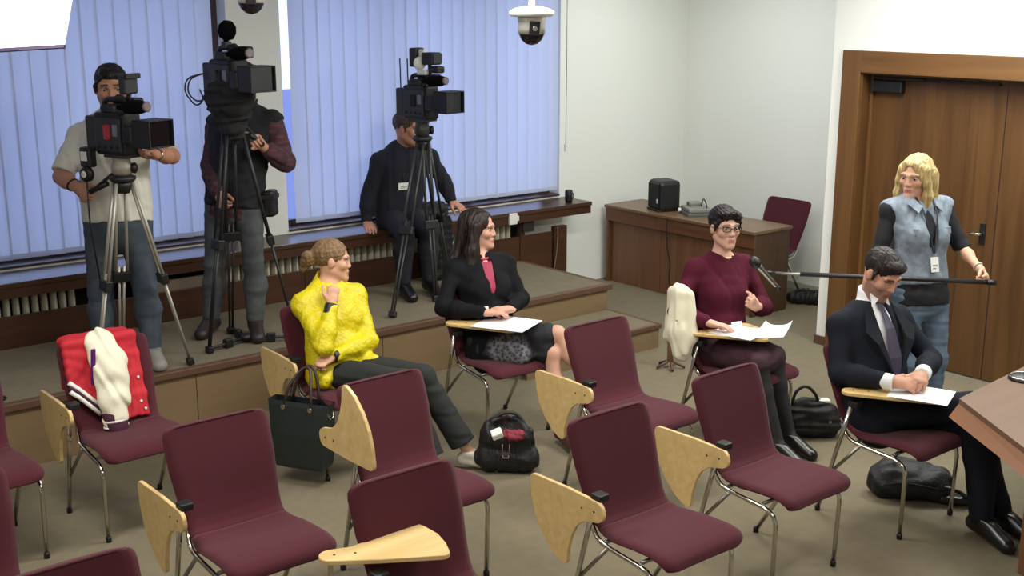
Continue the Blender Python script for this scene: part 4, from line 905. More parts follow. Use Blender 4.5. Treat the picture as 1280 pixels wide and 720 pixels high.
P_.cloth('jeans', F, M_gj, 'blue-grey jeans', (.0014, .17, 5)); P_.shoes(mat('grey_sneaker', (136, 132, 126), .6), .010, low=.0)
F = Field(j['pel']-.24, j['pel']+.24, .006); F.cap(j['pel']+P_.up*.005, j['pel']+P_.up*.025, .176, .176, .02, u=P_.pr, ratio=.80); F.plane(j['pel']+P_.up*.03, P_.up, .003); F.plane(j['pel']-P_.up*.006, -P_.up, .003); field_obj('belt', F, M_black, P_.root)
def short_hair(P, col, col2, name, lab, fringe=True):
    H, hf, hu, hr = P.H, P.hf, P.hu, P.hr; h0 = P.J['head']; F = Field(h0-.18, h0+.19, .004)
    F.ell(H(0, -.018, .046), hr, hf, hu, (.087*P.sz/1.05, .108, .094), .01); F.ell(H(0, .050, .088), hr, hf, hu, (.066, .048, .030), .02)
    if fringe: F.cap(H(-.055, .060, .080), H(.0, .084, .074), .024, .016, .02)
    F.ell(H(0, .092, -.040), hr, hf, hu, (.088, .074, .112), .02, 's'); F.plane(H(0, -.06, -.06), unit(hu*-1+hf*.25), .01)
    for g in (-1, 1): F.ell(H(g*.087, .0, -.02), hr, hf, hu, (.022, .022, .034), .008, 's'); F.cap(H(g*.076, .020, .02), H(g*.075, .024, -.015), .012, .007, .012)
    F.ripple(.0018, .024, 3, (1, 1, .5)); o = field_obj('hair', F, hairmat(name, col, col2), P.root); o['label'] = lab
short_hair(P_, (32, 26, 26), (18, 14, 14), 'black_hair', 'short black hair')
w_, d, n, t = P_.hands['L']; MB().tube([P_.local(w_-d*.035+(t*math.cos(a)+n*math.sin(a)*.85)*.034*1.07) for a in [2*math.pi*k/18 for k in range(18)]], .008, 6, closed=True).build('watch', M_chrome, P_.root)
w_, d, n, t = P_.hands['R']; ax = unit(w_-j['elR']); MB().tube([P_.local(w_-ax*.05+(t*math.cos(a)+np.cross(ax, t)*math.sin(a))*.039) for a in [2*math.pi*k/18 for k in range(18)]], .006, 6, closed=True).build('wristband', M_black, P_.root)
# ------------------------------------------------------------------ cameraman in the black vest
J = dict(pel=(3.59, 7.46, 1.31), neck=(3.735, 7.53, 1.895), head=(3.735, 7.50, 2.11), shR=(3.60, 7.66, 1.82), shL=(3.87, 7.39, 1.835), elR=(3.50, 7.60, 1.53), wrR=(3.455, 7.40, 1.38), elL=(3.90, 7.27, 1.575), wrL=(3.69, 7.195, 1.705),
         hipR=(3.525, 7.55, 1.28), hipL=(3.66, 7.375, 1.28), knR=(3.44, 7.50, .88), knL=(3.63, 7.29, .88), anR=(3.40, 7.52, .50), anL=(3.61, 7.27, .50), toR=(3.27, 7.40, .435), toL=(3.53, 7.08, .435))
P_ = Person('person', 'cameraman in a black vest and plaid shirt hidden behind the camera with the foam microphone', J, (3.55, 7.38, .4), (.15, -.98, -.05), (0, -.05, 1), 'm', 1.07, 1.04, (190, 142, 118))
F = P_.full_body(dict(R=dict(d=(-.1, -.7, -.5), n=(.8, .1, -.2), curl=(.9, 1.1, .7)), L=dict(d=(-.62, -.30, .55), n=(-.2, -.75, -.3), curl=(1.1, 1.3, .8), thumb=(.7, .8))))
P_.finish_body(F, stubble=.2); P_.eyes(); j = P_.J
# plaid: crossed bands of thread colour
M_pl = bpy.data.materials.new('plaid_shirt'); M_pl.use_nodes = True; nt = M_pl.node_tree; b = nt.nodes['Principled BSDF']; b.inputs['Roughness'].default_value = .9
tc = nt.nodes.new('ShaderNodeTexCoord'); prev = None
for k, (ax_, sc_) in enumerate((('X', 17), ('Z', 17), ('Y', 17))):
    wv = nt.nodes.new('ShaderNodeTexWave'); wv.bands_direction = ax_; wv.inputs['Scale'].default_value = sc_/2; wv.inputs['Distortion'].default_value = .3; nt.links.new(tc.outputs['Object'], wv.inputs['Vector'])
    mxx = nt.nodes.new('ShaderNodeMix'); mxx.data_type = 'RGBA'; mxx.inputs[7].default_value = lin(((58, 56, 66), (96, 54, 58), (58, 38, 46))[k])
    rr = nt.nodes.new('ShaderNodeMapRange'); rr.inputs[1].default_value = .55; rr.inputs[2].default_value = .8; rr.inputs[4].default_value = .7; nt.links.new(wv.outputs['Fac'], rr.inputs[0]); nt.links.new(rr.outputs[0], mxx.inputs[0])
    if prev is None: mxx.inputs[6].default_value = lin((78, 42, 48))
    else: nt.links.new(prev.outputs[2], mxx.inputs[6])
    prev = mxx
nt.links.new(prev.outputs[2], b.inputs['Base Color'])
F = P_.field(); P_.torso(F, .006)
for sd in 'RL': P_.arm(F, sd, .020, upto=1.9 if sd == 'R' else 1.7, e2=.020)
F.cap(j['neck'], j['neck']+P_.up*.06, .088, .074, .01)
P_.cloth('plaid_shirt', F, M_pl, 'burgundy and grey plaid shirt', (.003, .1, 6))
M_vest = mat('black_vest', (20, 20, 24), .85, bump=(200, .2)); F = P_.field(); P_.torso(F, .026)
for sd in 'RL': c = j['sh'+sd]; sg = 1 if sd == 'R' else -1; F.cap(c+P_.ur*sg*.03-P_.up*.03, c+P_.ur*sg*.2-P_.up*.12, .066, .13, .008, 's')
F.cap(j['neck'], j['neck']+P_.up*.07, .10, .088, .01); F.cap(j['neck']+P_.up*.0, j['neck']+P_.up*.2, .07, .09, .006, 's')
F.cap(j['pel']-P_.up*.03, j['pel']+P_.up*.1, .178, .17, .05, u=P_.pr, ratio=.8); F.plane(j['pel']-P_.up*.04, -P_.up, .006)
P_.cloth('vest', F, M_vest, 'black sleeveless vest', (.003, .11, 4))
M = axes(P_.local(j['pel']+(j['neck']-j['pel'])*.74-P_.ur*.09+P_.fr*.150), P_.ur, P_.up, np.cross(P_.ur, P_.up)); MB().box(-.035, .035, -.006, .006, -.012, .012, .002, M).build('chest_logo', mat('grey_print', (150, 150, 150), .5), P_.root)
M_gr = mat('grey_jeans', (84, 88, 90), .85, noise=(14, .8, (66, 70, 73)), bump=(320, .3)); F = P_.field(); F.cap(j['pel']-P_.up*.05, j['pel']+P_.up*.02, .165, .16, .05, u=P_.pr, ratio=.78)
for sd in 'RL': P_.leg(F, sd, .002, upto=1.95, e2=.016)
P_.cloth('jeans', F, M_gr, 'grey jeans', (.0016, .15, 5)); P_.shoes(mat('dark_brown_shoe', (44, 36, 32), .5), .012, low=.0)
short_hair(P_, (40, 32, 28), (24, 18, 16), 'dark_hair', 'short dark hair')
pc_ = j['hipL']-P_.ur*.15+P_.up*.02; M = axes(P_.local(pc_), P_.ur, np.cross((0, 0, 1), P_.ur), (0, 0, 1)); pou = MB().box(-.04, .04, -.06, .06, -.09, .09, .02, M).build('belt_pouch', M_black, P_.root); MB().box(-.045, .045, -.064, .064, .03, .06, .006, M).build('flap', M_dark, pou)
# ------------------------------------------------------------------ cameraman sitting on the ledge
J = dict(pel=(5.27, 7.97, .965), neck=(5.345, 7.965, 1.485), head=(5.325, 7.90, 1.655), shR=(5.14, 8.03, 1.395), shL=(5.54, 7.91, 1.405), elR=(5.035, 8.05, 1.115), wrR=(4.995, 8.02, .925), elL=(5.66, 7.88, 1.21), wrL=(5.70, 7.83, 1.045),
         hipR=(5.19, 7.96, .955), hipL=(5.36, 7.95, .955), knR=(5.06, 7.56, .875), knL=(5.27, 7.53, .875), anR=(5.02, 7.54, .50), anL=(5.24, 7.50, .50), toR=(4.97, 7.35, .435), toL=(5.20, 7.31, .435))
P_ = Person('person', 'cameraman in a navy sweater sitting on the window ledge behind his camera', J, (5.22, 7.8, .4), (.52, -.85, .02), (.10, -.06, 1), 'm', 1.08, 1.02, (196, 140, 116))
F = P_.full_body(dict(R=dict(d=(-.25, -.85, -.25), n=(0, .1, -1), curl=(.15, .2, .15)), L=dict(d=(.25, -.75, -.35), n=(0, .1, -1), curl=(.3, .4, .3))))
P_.finish_body(F, stubble=.2, brow=(70, 54, 46)); P_.eyes(); j = P_.J
M_nav = mat('navy_sweater', (26, 28, 40), .9, bump=(420, .2), noise=(100, .4, (20, 22, 32)))
F = P_.field(); P_.torso(F, .014)
for sd in 'RL': P_.arm(F, sd, .014, upto=1.92, e2=.014)
F.cap(j['pel']-P_.up*.02, j['pel']+P_.up*.1, .17, .165, .05, u=P_.pr, ratio=.8); F.cap(j['neck']+P_.up*.04+P_.fr*.03, j['neck']+P_.up*.2+P_.fr*.06, .066, .12, .006, 's')
P_.cloth('sweater', F, M_nav, 'navy crew neck sweater', (.0025, .12, 7))
F = P_.field(); F.cap(j['pel']-P_.up*.03, j['pel']+P_.up*.05, .16, .155, .05, u=P_.pr, ratio=.78)
for sd in 'RL': P_.leg(F, sd, .004, upto=1.96, e2=.014)
P_.cloth('trousers', F, mat('dark_navy_trousers', (26, 28, 36), .85), 'dark navy trousers', (.0013, .18, 5)); P_.shoes(mat('black_leather', (22, 21, 22), .3), .009, low=.0)
short_hair(P_, (86, 72, 64), (62, 50, 44), 'thin_brown_hair', 'short cropped brown hair', False)
c0 = j['pel']+(j['neck']-j['pel'])*.52+P_.fr*.150+P_.ur*.03
P_.badge(c0, unit(P_.fr), .09, .055, [j['neck']+P_.ur*.06+P_.up*.03+P_.fr*.07, j['neck']+P_.ur*.05+P_.fr*.13-P_.up*.08, c0+P_.fr*.004, j['neck']-P_.ur*.05+P_.fr*.13-P_.up*.08, j['neck']-P_.ur*.06+P_.up*.03+P_.fr*.07], (216, 210, 180))
# ================================================================== broadcast cameras and tripods
M_cam = mat('camera_black', (26, 26, 29), .5, bump=(300, .1)); M_cam2 = mat('camera_grey', (48, 49, 53), .5); M_glassd = mat('lens_glass', (12, 14, 22), .08); M_foam = mat('mic_foam', (18, 18, 20), 1.0, bump=(300, 1.0), spec=.05)
M_red = mat('red_label', (176, 60, 76), .5); M_alum = mat('tripod_aluminium', (182, 178, 166), .4, .45)
def video_camera(loc, dirv, label, opt):
    """shoulder camera; local x forward, z up, origin at the tripod plate"""
    r = empty('video_camera', loc, math.atan2(dirv[1], dirv[0]), label, 'camera', 'broadcast cameras on tripods')
    MB().box(-.14, .12, -.065, .065, .015, .265, .018).build('camera_body', M_cam, r)
    MB().box(-.08, .10, -.060, .060, .0, .02, .004).build('tripod_plate', M_cam2, r)
    bt = MB().box(-.225, -.138, -.055, .055, .03, .24, .012).build('battery', M_cam2, r); MB().box(-.229, -.224, -.03, .03, .07, .16, .002).build('battery_label', M_black, bt)
    sp_ = MB().box(-.12, .09, -.078, -.064, .04, .235, .006).build('side_panel', M_cam2, r)
    for k in range(4): MB().lathe([(.010, 0), (.010, .008), (.007, .011)], 8, look((-.09+.05*k, -.078, .065), (0, -1, 0))).build('knob', M_black, sp_)
    MB().box(-.035, .015, -.082, -.077, .11, .20, .012).build('label_plate', M_red if opt.get('red') else M_cam, sp_); MB().box(.03, .07, -.081, -.077, .13, .20, .004).build('sticker', mat('grey_sticker', (120, 124, 140), .5), sp_)
    MB().tube([(-.11, 0, .26), (-.10, 0, .335), (.08, 0, .345), (.11, 0, .26)], .017, 8, bend=.04).build('top_handle', M_cam, r)
    MB().box(-.10, .02, -.05, .05, .25, .31, .02).build('rear_hump', M_cam, r)
    X = look((.12, 0, .155), (1, 0, 0), (0, 1, 0)); ln = MB().lathe([(.045, 0), (.047, .03), (.055, .035), (.055, .07), (.048, .075), (.050, .11), (.056, .12)], 20, X).build('lens', M_cam2, r)
    MB().box(.13, .21, -.105, -.055, .09, .20, .016).build('zoom_grip', M_cam, ln)
    hd = MB()
    for q in ((.22, .35, -.095, -.088, .075, .235), (.22, .35, .088, .095, .075, .235), (.22, .35, -.095, .095, .075, .082), (.22, .35, -.095, .095, .228, .235), (.212, .222, -.095, .095, .075, .235)): hd.box(*q, .002)
    hd.build('lens_hood', M_cam, r); MB().box(.326, .332, -.088, .088, .082, .228).build('filter_glass', M_glassd, r)
    vf = MB().box(-.01, .09, .05, .13, .27, .345, .014).build('viewfinder', M_cam, r)
    MB().lathe([(.030, 0), (.034, .05), (.044, .07), (.038, .09)], 16, look((-.005, .09, .308), (-1, 0, .15), (0, 1, 0))).build('eyecup', M_black, vf)
    MB().tube([(.09, .03, .30), (.09, .085, .30)], .012, 8).build('viewfinder_arm', M_cam2, vf)
    m_ = MB().lathe([(.014, -.05), (.018, 0), (.034, .015), (.040, .05), (.040, .13), (.032, .165), (.02, .175)], 16, look((.15, -.085, .305), (1, 0, .06), (0, 1, 0))).build('microphone', M_foam, r)
    MB().lathe([(.026, 0), (.030, .015), (.022, .02)], 14, look((.322, -.085, .315), (1, 0, .06), (0, 1, 0))).build('mic_tip', mat('mic_grey', (120, 108, 110), .5), m_); MB().tube([(.08, -.05, .25), (.12, -.08, .30)], .014, 8).build('mic_holder', M_cam2, m_)
    if opt.get('monitor'):
        mo = MB().box(.09, .15, -.065, .035, .375, .49, .012).build('top_monitor', M_cam2, r); MB().box(.15, .17, -.07, .04, .465, .495, .004).build('monitor_hood', M_black, mo); MB().tube([(.09, 0, .335), (.11, 0, .38)], .014, 8).build('monitor_stem', M_black, mo)
    if opt.get('foam'):
        f_ = MB().lathe([(.012, -.05), (.018, 0), (.046, .015), (.058, .05), (.054, .09), (.030, .118), (.004, .124)], 18, look((-.02, 0, .385), (.25, 0, 1), (0, 1, 0))).build('foam_windscreen', M_foam, r); MB().box(-.045, .005, -.025, .025, .335, .375, .006).build('shoe_mount', M_cam2, f_)
    if opt.get('light'):
        l_ = MB().box(.06, .17, -.06, .05, .42, .51, .012).build('camera_light', M_cam, r); MB().box(.168, .182, -.05, .04, .43, .50, .004).build('light_diffuser', M_cam2, l_); MB().tube([(.09, 0, .335), (.09, 0, .43)], .014, 8).build('light_stem', M_cam2, l_)
        b_ = MB().box(-.08, -.01, -.05, .05, .40, .54, .012).build('receiver', M_cam, r); MB().lathe([(.03, 0), (.05, .03), (.042, .05), (.01, .052)], 18, look((.0, -.03, .43), (.9, -.4, 0), (0, 0, 1))).build('dish', M_white, b_); MB().box(-.01, .05, -.02, .02, .47, .53, .01).build('white_clamp', M_white, b_); MB().box(.0, .09, -.05, .0, .345, .385, .008).build('white_block', M_white, b_)
        MB().box(.10, .20, -.03, .05, .36, .41, .012).build('matte_arm', M_cam, r)
    if opt.get('antenna'):
        for q in (-.20, -.12): MB().tube([(q, -.02, .23), (q-.005, -.02, .46)], .005, 6).build('antenna', M_black, r)
    if opt.get('loop'):
        for e_ in (0, .035): MB().tube([(-.21, -.06, .17), (-.30-e_, -.10, .14), (-.34-e_, -.10, .05), (-.28, -.08, -.01-e_), (-.21, -.06, .0), (-.24, -.07, .07)], .0055, 6, bend=.05).build('cable_loop', M_cam2, r)
    if opt.get('cover'):
        F = Field((-.30, -.20, -.30), (.24, .20, .16), .007)
        for a_, b2_, r0, r1 in (((-.10, 0, .06), (.08, 0, .06), .105, .10), ((-.08, 0, .0), (.06, 0, -.02), .10, .10), ((-.04, -.02, -.06), (.02, 0, -.18), .09, .075)): F.cap(a_, b2_, r0, r1, .05)
        F.ripple(.007, .09, 4, (.4, .4, 1)); field_obj('rain_cover', F, mat('cover_cloth', (28, 28, 31), .9), r, local=True)
    if opt.get('box'):
        MB().box(-.215, -.13, -.125, -.065, -.06, .06, .012).build('audio_box', M_cam, r); MB().box(-.20, -.15, -.128, -.124, -.02, .035, .001).build('white_sticker', M_white, r)
        MB().lathe([(.045, 0), (.045, .03), (.03, .036)], 14, look((-.17, -.10, -.10), (0, -1, 0))).build('round_connector', M_black, r); MB().lathe([(.022, 0), (.018, .005)], 12, look((-.175, -.136, -.10), (0, -1, 0))).build('connector_cap', M_white, r)
        MB().tube([(-.17, -.12, -.13), (-.165, -.13, -.4), (-.15, -.10, -.75)], .005, 6, bend=.1).build('hanging_cable', M_black, r)
    return r
def tripod(apex, feet, zf, metal, dark, label, handle=None, spreader=None):
    """fluid head over a bowl, three twin-tube legs with clamps and feet"""
    A = Vector(apex); r = empty('camera_tripod', (A.x, A.y, zf), 0, label, 'tripod', 'camera tripods on the platform'); L = lambda p: Vector(p)-r.location
    c = L(A)
    MB().lathe([(.065, -.03), (.078, -.015), (.075, 0), (.05, .01)], 20, Matrix.Translation(c)).build('bowl', dark, r)
    hd = MB().lathe([(.045, 0), (.06, .02), (.062, .06), (.05, .09), (.055, .10), (.055, .115)], 18, Matrix.Translation(c+Vector((0, 0, .005)))).build('fluid_head', metal, r)
    MB().lathe([(.03, 0), (.034, .02), (.02, .03)], 12, look(c+Vector((.05, -.03, .05)), (.8, -.6, 0), (0, 0, 1))).build('drag_knob', M_black, hd)
    if handle: 
        h_ = MB().tube([c+Vector((0, 0, .06)), L(handle)], .010, 8).build('pan_handle', dark, r); d_ = (L(handle)-c).normalized(); MB().tube([L(handle)-d_*.12, L(handle)+d_*.02], .017, 10).build('grip', M_black, h_)
    MB().lathe([(.035, -.10), (.05, -.06), (.055, -.03)], 16, Matrix.Translation(c)).build('leg_collar', dark, r)
    for f in feet:
        F3 = L((f[0], f[1], zf+.015)); d = (F3-c); hd2 = Vector((d.x, d.y, 0)).normalized(); side = Vector((-hd2.y, hd2.x, 0)); t0 = c+hd2*.05+Vector((0, 0, -.035)); mid = t0+(F3-t0)*.52; mid2 = t0+(F3-t0)*.46
        lg_ = MB(); 
        for s_ in (-1, 1): lg_.tube([t0+side*s_*.026, mid+side*s_*.036], .0105, 8)
        lgo = lg_.build('leg', metal, r)
        lo = MB()
        for s_ in (-1, 1): lo.tube([mid2+side*s_*.016, F3+Vector((0, 0, .03))+side*s_*.010], .0085, 8)
        lo.build('lower_tube', metal, lgo)
        Mx = look(mid, (F3-t0), side); MB().box(-.055, .055, -.022, .022, -.035, .03, .006, Mx).build('clamp', M_black, lgo)
        fo = MB().box(-.028, .028, -.02, .02, -.012, .03, .006, look(F3+Vector((0, 0, .02)), (F3-t0), side)).build('foot', M_black, lgo)
    if spreader:
        cc_ = L((sum(f[0] for f in feet)/3, sum(f[1] for f in feet)/3, zf+spreader))
        for f in feet:
            p = L((f[0], f[1], zf+.03)); q = cc_*.5+p*.5
            MB().tube([cc_, p], .011, 6).build('spreader_arm', M_black, r); MB().box(-.03, .03, -.02, .02, -.03, .03, .005, look(q, p-cc_, (0, 0, 1))).build('spreader_lock', M_black, r)
        MB().lathe([(.04, -.012), (.045, .012), (.02, .03)], 12, Matrix.Translation(cc_)).build('spreader_hub', M_black, r)
    return r
video_camera((2.63, 6.93, 1.745), (.36, -.93), 'black shoulder video camera with red label worked by the white polo cameraman', dict(red=1, box=1, monitor=1))
tripod((2.63, 6.93, 1.63), [(2.96, 6.90), (2.38, 6.93), (2.66, 7.25)], .4, M_alum, mat('tripod_dark', (34, 34, 36), .45), 'silver tripod of the cameraman in the white polo shirt', (2.50, 7.10, 1.535))
video_camera((3.43, 7.08, 2.02), (.16, -.99), 'black video camera topped with a foam windscreen before the vest cameraman', dict(foam=1, loop=1, cover=1))
M_tdk = mat('tripod_black', (36, 37, 38), .45)
tripod((3.43, 7.08, 1.90), [(3.17, 7.06), (3.75, 6.96), (3.49, 7.40)], .4, M_tdk, M_tdk, 'black tripod with floor spreader below the foam windscreen camera', (3.66, 7.155, 1.73), .035)
video_camera((5.145, 7.43, 1.765), (.18, -.98), 'black video camera with top light and antennas before the sitting cameraman', dict(light=1, antenna=1))
tripod((5.145, 7.43, 1.645), [(4.60, 7.06), (5.12, 7.25), (5.50, 7.60)], .4, mat('tripod_grey', (66, 67, 66), .4, .4), M_tdk, 'dark grey tripod standing before the cameraman on the ledge', None)
# ------------------------------------------------------------------ boom microphone
bm_ = empty('boom_pole', (6.0, 4.08, 1.06), label='long thin black boom pole held out by the blonde woman', cat='boom pole')
a, b = Vector((5.615, 4.43, 1.055)), Vector((6.535, 3.555, 1.02)); L_ = lambda p: p-bm_.location
MB().tube([L_(a), L_(a*.55+b*.45)], .010, 10).build('inner_tube', M_steel, bm_); MB().tube([L_(a*.88+b*.12), L_(b)], .014, 10).build('outer_tube', M_black, bm_); MB().tube([L_(b-(b-a).normalized()*.02), L_(b+(b-a).normalized()*.03)], .017, 10).build('end_cap', M_black, bm_)
mk = empty('handheld_microphone', (5.56, 4.46, 1.06), label='silver handheld microphone clipped to the boom pole end before the sweater woman', cat='microphone')
up_ = Vector((-.50, .30, .62)).normalized(); MB().lathe([(.013, -.12), (.015, -.11), (.020, .05), (.022, .055)], 14, look((0, 0, 0), up_)).build('handle', M_steel, mk)
MB().lathe([(.022, .055), (.031, .065), (.033, .09), (.028, .115), (.012, .128)], 16, look((0, 0, 0), up_)).build('mesh_head', M_black, mk); MB().lathe([(.016, -.150), (.014, -.12)], 12, look((0, 0, 0), up_)).build('connector', M_black, mk); MB().tube([(0, 0, 0), L_(a)+bm_.location-mk.location], .012, 8).build('clip', M_black, mk)
# ================================================================== dome cameras, screen
def dome(loc, label):
    r = empty('dome_camera', loc, 0, label, 'security camera', 'dome cameras hanging from the ceiling')
    MB().tube([(0, 0, .10), (0, 0, 3.2-loc[2])], .018, 12).build('drop_pipe', M_steel, r)
    MB().lathe([(.10, .055), (.112, .065), (.112, .08), (.085, .095), (.03, .105)], 28).build('mount_flange', M_white, r)
    h = MB().lathe([(.066, -.03), (.068, .0), (.070, .055), (.07, .06)], 28).build('housing', mat('dome_silver', (182, 180, 172), .35, .3), r)
    MB().lathe([(.004, -.085), (.03, -.078), (.052, -.058), (.064, -.032), (.066, -.028)], 28).build('dome_glass', mat('smoked_dome', (26, 24, 34), .12), r)
    d = Vector((-.45, -.85, -.1)).normalized(); MB().box(-.026, .026, -.03, .04, -.012, .012, .004, look(d*.064, d, (1, 0, 0))).build('lens_window', M_black, h); MB().lathe([(.014, 0), (.012, .006)], 12, look(d*.075+Vector((0, 0, .005)), d, (1, 0, 0))).build('lens', M_chrome, h)
dome((3.90, 4.66, 2.515), 'silver dome camera with white flange hanging before the right window blind'); dome((2.85, 5.60, 2.665), 'silver dome camera hanging before the white pier, only its dark bowl shows')
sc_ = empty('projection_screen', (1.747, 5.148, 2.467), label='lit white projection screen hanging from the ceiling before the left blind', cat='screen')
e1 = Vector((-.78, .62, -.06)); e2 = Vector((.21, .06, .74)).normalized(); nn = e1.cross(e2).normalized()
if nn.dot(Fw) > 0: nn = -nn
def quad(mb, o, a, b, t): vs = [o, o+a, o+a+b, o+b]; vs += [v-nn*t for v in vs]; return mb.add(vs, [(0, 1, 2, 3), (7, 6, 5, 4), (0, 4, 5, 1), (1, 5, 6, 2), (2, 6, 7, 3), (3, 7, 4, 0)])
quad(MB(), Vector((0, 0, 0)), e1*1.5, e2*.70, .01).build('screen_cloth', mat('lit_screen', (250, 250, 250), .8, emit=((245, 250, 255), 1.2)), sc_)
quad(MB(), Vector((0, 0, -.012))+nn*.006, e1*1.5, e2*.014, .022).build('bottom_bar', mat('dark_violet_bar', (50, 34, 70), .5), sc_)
# ================================================================== front table
TZ = .82; poly = [(5.007, 2.824), (4.30, 1.83), (5.4, 1.05), (6.9, 1.75), (6.75, 2.985)]
pt = empty('front_table', (5.6, 2.2, 0), label='light brown wooden speaker table with a pointed corner beside the suited man', cat='table')
M_tab = mat('table_laminate', (116, 87, 66), .55, wood=((107, 79, 59), 10, 'x'))
P2 = [(x-5.6, y-2.2) for x, y in poly]; MB().prism(P2, .025, Matrix.Translation((0, 0, TZ-.025))).build('table_top', M_tab, pt)
out = [(-.052, .016), (-.045, .005), (0, -.04), (.04, 0), (.02, .03)]; lp = MB(); n = 5; vs = [(p[0], p[1], TZ-.026) for p in P2]+[(p[0]+o[0], p[1]+o[1], TZ-.085) for p, o in zip(P2, out)]+[(p[0]*.97, p[1]*.97, TZ-.085) for p in P2]+[(p[0]*.97, p[1]*.97, TZ-.026) for p in P2]
fs = []
for k in range(n): q = (k+1) % n; fs += [(k, q, n+q, n+k), (n+k, n+q, 2*n+q, 2*n+k), (2*n+k, 2*n+q, 3*n+q, 3*n+k)]
lp.add(vs, fs).build('edge_lip', mat('table_edge', (132, 90, 62), .5), pt)
M_tleg = mat('table_leg_wood', (126, 84, 54), .5)
for (a, b) in (((5.16, 2.49), (5.20, 2.45)), ((4.55, 1.85), (4.60, 1.80)), ((5.4, 1.25), (5.45, 1.30)), ((6.6, 1.85), (6.65, 1.9)), ((6.5, 2.75), (6.55, 2.8))): MB().box(min(a[0], b[0])-5.6-.03, max(a[0], b[0])-5.6+.03, min(a[1], b[1])-2.2-.03, max(a[1], b[1])-2.2+.03, 0, TZ-.026, .004).build('leg', M_tleg, pt)
mb_ = empty('table_microphone', (5.52, 2.78, TZ), label='round black microphone base with a chrome ring on the front table', cat='microphone')
MB().lathe([(.075, 0), (.075, .012), (.05, .024), (.02, .03)], 24).build('base', M_black, mb_); MB().tube([(.068*math.cos(a), .068*math.sin(a), .016) for a in [2*math.pi*k/24 for k in range(24)]], .005, 6, closed=True).build('ring', M_chrome, mb_); MB().tube([(0, 0, .02), (.02, 0, .14), (.10, -.06, .22)], .006, 8, bend=.05).build('gooseneck', M_black, mb_); MB().lathe([(.008, 0), (.012, .01), (.012, .05), (.006, .055)], 12, look((.10, -.06, .22), (.8, -.5, .5))).build('capsule', M_foam, mb_)
# ================================================================== papers
M_paper = mat('paper', (236, 237, 240), .7)
def paper(label, corners, z, tilt=0, lines=True):
    c = np.mean(np.array(corners), 0); r = empty('paper_sheet', (c[0], c[1], z), 0, label, 'paper', 'papers on the writing tablets')
    n_ = 6; q = np.array(corners)-c; vs = []; top = []
    for i in range(n_+1):
        for k in range(n_+1):
            u, v = i/n_, k/n_; p = (q[0]*(1-u)+q[1]*u)*(1-v)+(q[3]*(1-u)+q[2]*u)*v; vs.append((p[0], p[1], .003+tilt*(abs(u-.5)*2)**3*(v**2)))
    fs = [(i*(n_+1)+k, i*(n_+1)+k+1, (i+1)*(n_+1)+k+1, (i+1)*(n_+1)+k) for i in range(n_) for k in range(n_)]; m = len(vs); vs += [(x, y, z_-.003) for x, y, z_ in vs]; fs += [tuple(m+i for i in f[::-1]) for f in fs]
    MB().add(vs, fs, True).build('sheet', M_paper, r)
def tabpt(ch, x, y, a=-58):
    a = math.radians(a); c, s = math.cos(a), math.sin(a); x, y = x*1.1, y*1.1; return (CH[ch][0]-.335+c*x-s*y, CH[ch][1]+.125+s*x+c*y)
zt = .7165
paper('white sheet lying under the clasped hands of the suited man', [tabpt('S', .20, .0), tabpt('S', .46, -.05), tabpt('S', .50, .17), tabpt('S', .24, .24)], zt)
paper('white sheet under the hands of the woman in the black blazer', [tabpt('K', .16, -.01), tabpt('K', .47, -.03), tabpt('K', .50, .24), tabpt('K', .20, .28)], zt)
paper('white sheets spread before the woman in the burgundy sweater', [tabpt('U', .10, .03), tabpt('U', .34, -.05), tabpt('U', .44, .16), tabpt('U', .20, .25)], zt, .012)
paper('curled printed pages at the tablet edge of the sweater woman', [tabpt('U', .33, -.02), tabpt('U', .50, .06), tabpt('U', .52, .32), tabpt('U', .38, .26)], zt+.004, .03)
# ================================================================== jacket on the chair
jk = empty('varsity_jacket', (2.12, 5.98, .5), label='red and cream varsity jacket hung over a burgundy chair back', cat='jacket')
M_jred = mat('jacket_red', (186, 28, 42), .75, bump=(300, .2)); M_jcr = mat('jacket_cream', (226, 222, 198), .6, bump=(90, .15)); M_jvi = mat('jacket_violet', (96, 26, 120), .6)
def backy(z): return 5.77+np.interp(z, [.45, .5, .65, .8, .9], [.10, .155, .215, .27, .30])
def slab(F, x0, x1, ztop, zb0, zb1, r, off, k=.025):
    for x in np.linspace(x0, x1, max(2, int((x1-x0)/.03)+1)):
        zb = zb0+(zb1-zb0)*(x-x0)/max(x1-x0, 1e-6); zs = np.linspace(ztop, zb, 5)
        for a, b in zip(zs[:-1], zs[1:]): F.cap((x, backy(a)-off, a), (x, backy(b)-off, b), r, r, k)
F = Field((1.84, 5.72, .42), (2.44, 6.28, .99), .006); slab(F, 1.915, 2.05, .915, .73, .585, .016, .03); slab(F, 2.17, 2.275, .915, .515, .51, .016, .03)
for x in np.linspace(1.935, 2.265, 12): F.cap((x, backy(.9)-.025, .918), (x, backy(.9)+.07, .912), .018, .018, .03); F.cap((x, backy(.9)+.07, .912), (x, backy(.9)+.075, .66), .016, .016, .03)
F.ripple(.0022, .14, 4, (1, 1, .3)); field_obj('jacket_body', F, M_jred, jk)
F = Field((1.98, 5.66, .42), (2.30, 6.20, .99), .005)
for a, b, r0, r1 in (((2.095, backy(.88)-.045, .905), (2.11, backy(.75)-.065, .80), .078, .094), ((2.11, backy(.75)-.065, .80), (2.10, backy(.6)-.07, .64), .094, .082), ((2.10, backy(.6)-.07, .64), (2.085, backy(.53)-.075, .54), .082, .066)): F.cap(a, b, r0, r1, .03, u=(1, 0, 0), ratio=.5)
F.ripple(.004, .12, 12, (1, .3, .8)); sl_ = field_obj('sleeve', F, M_jcr, jk); sl_['label'] = 'cream sleeve'
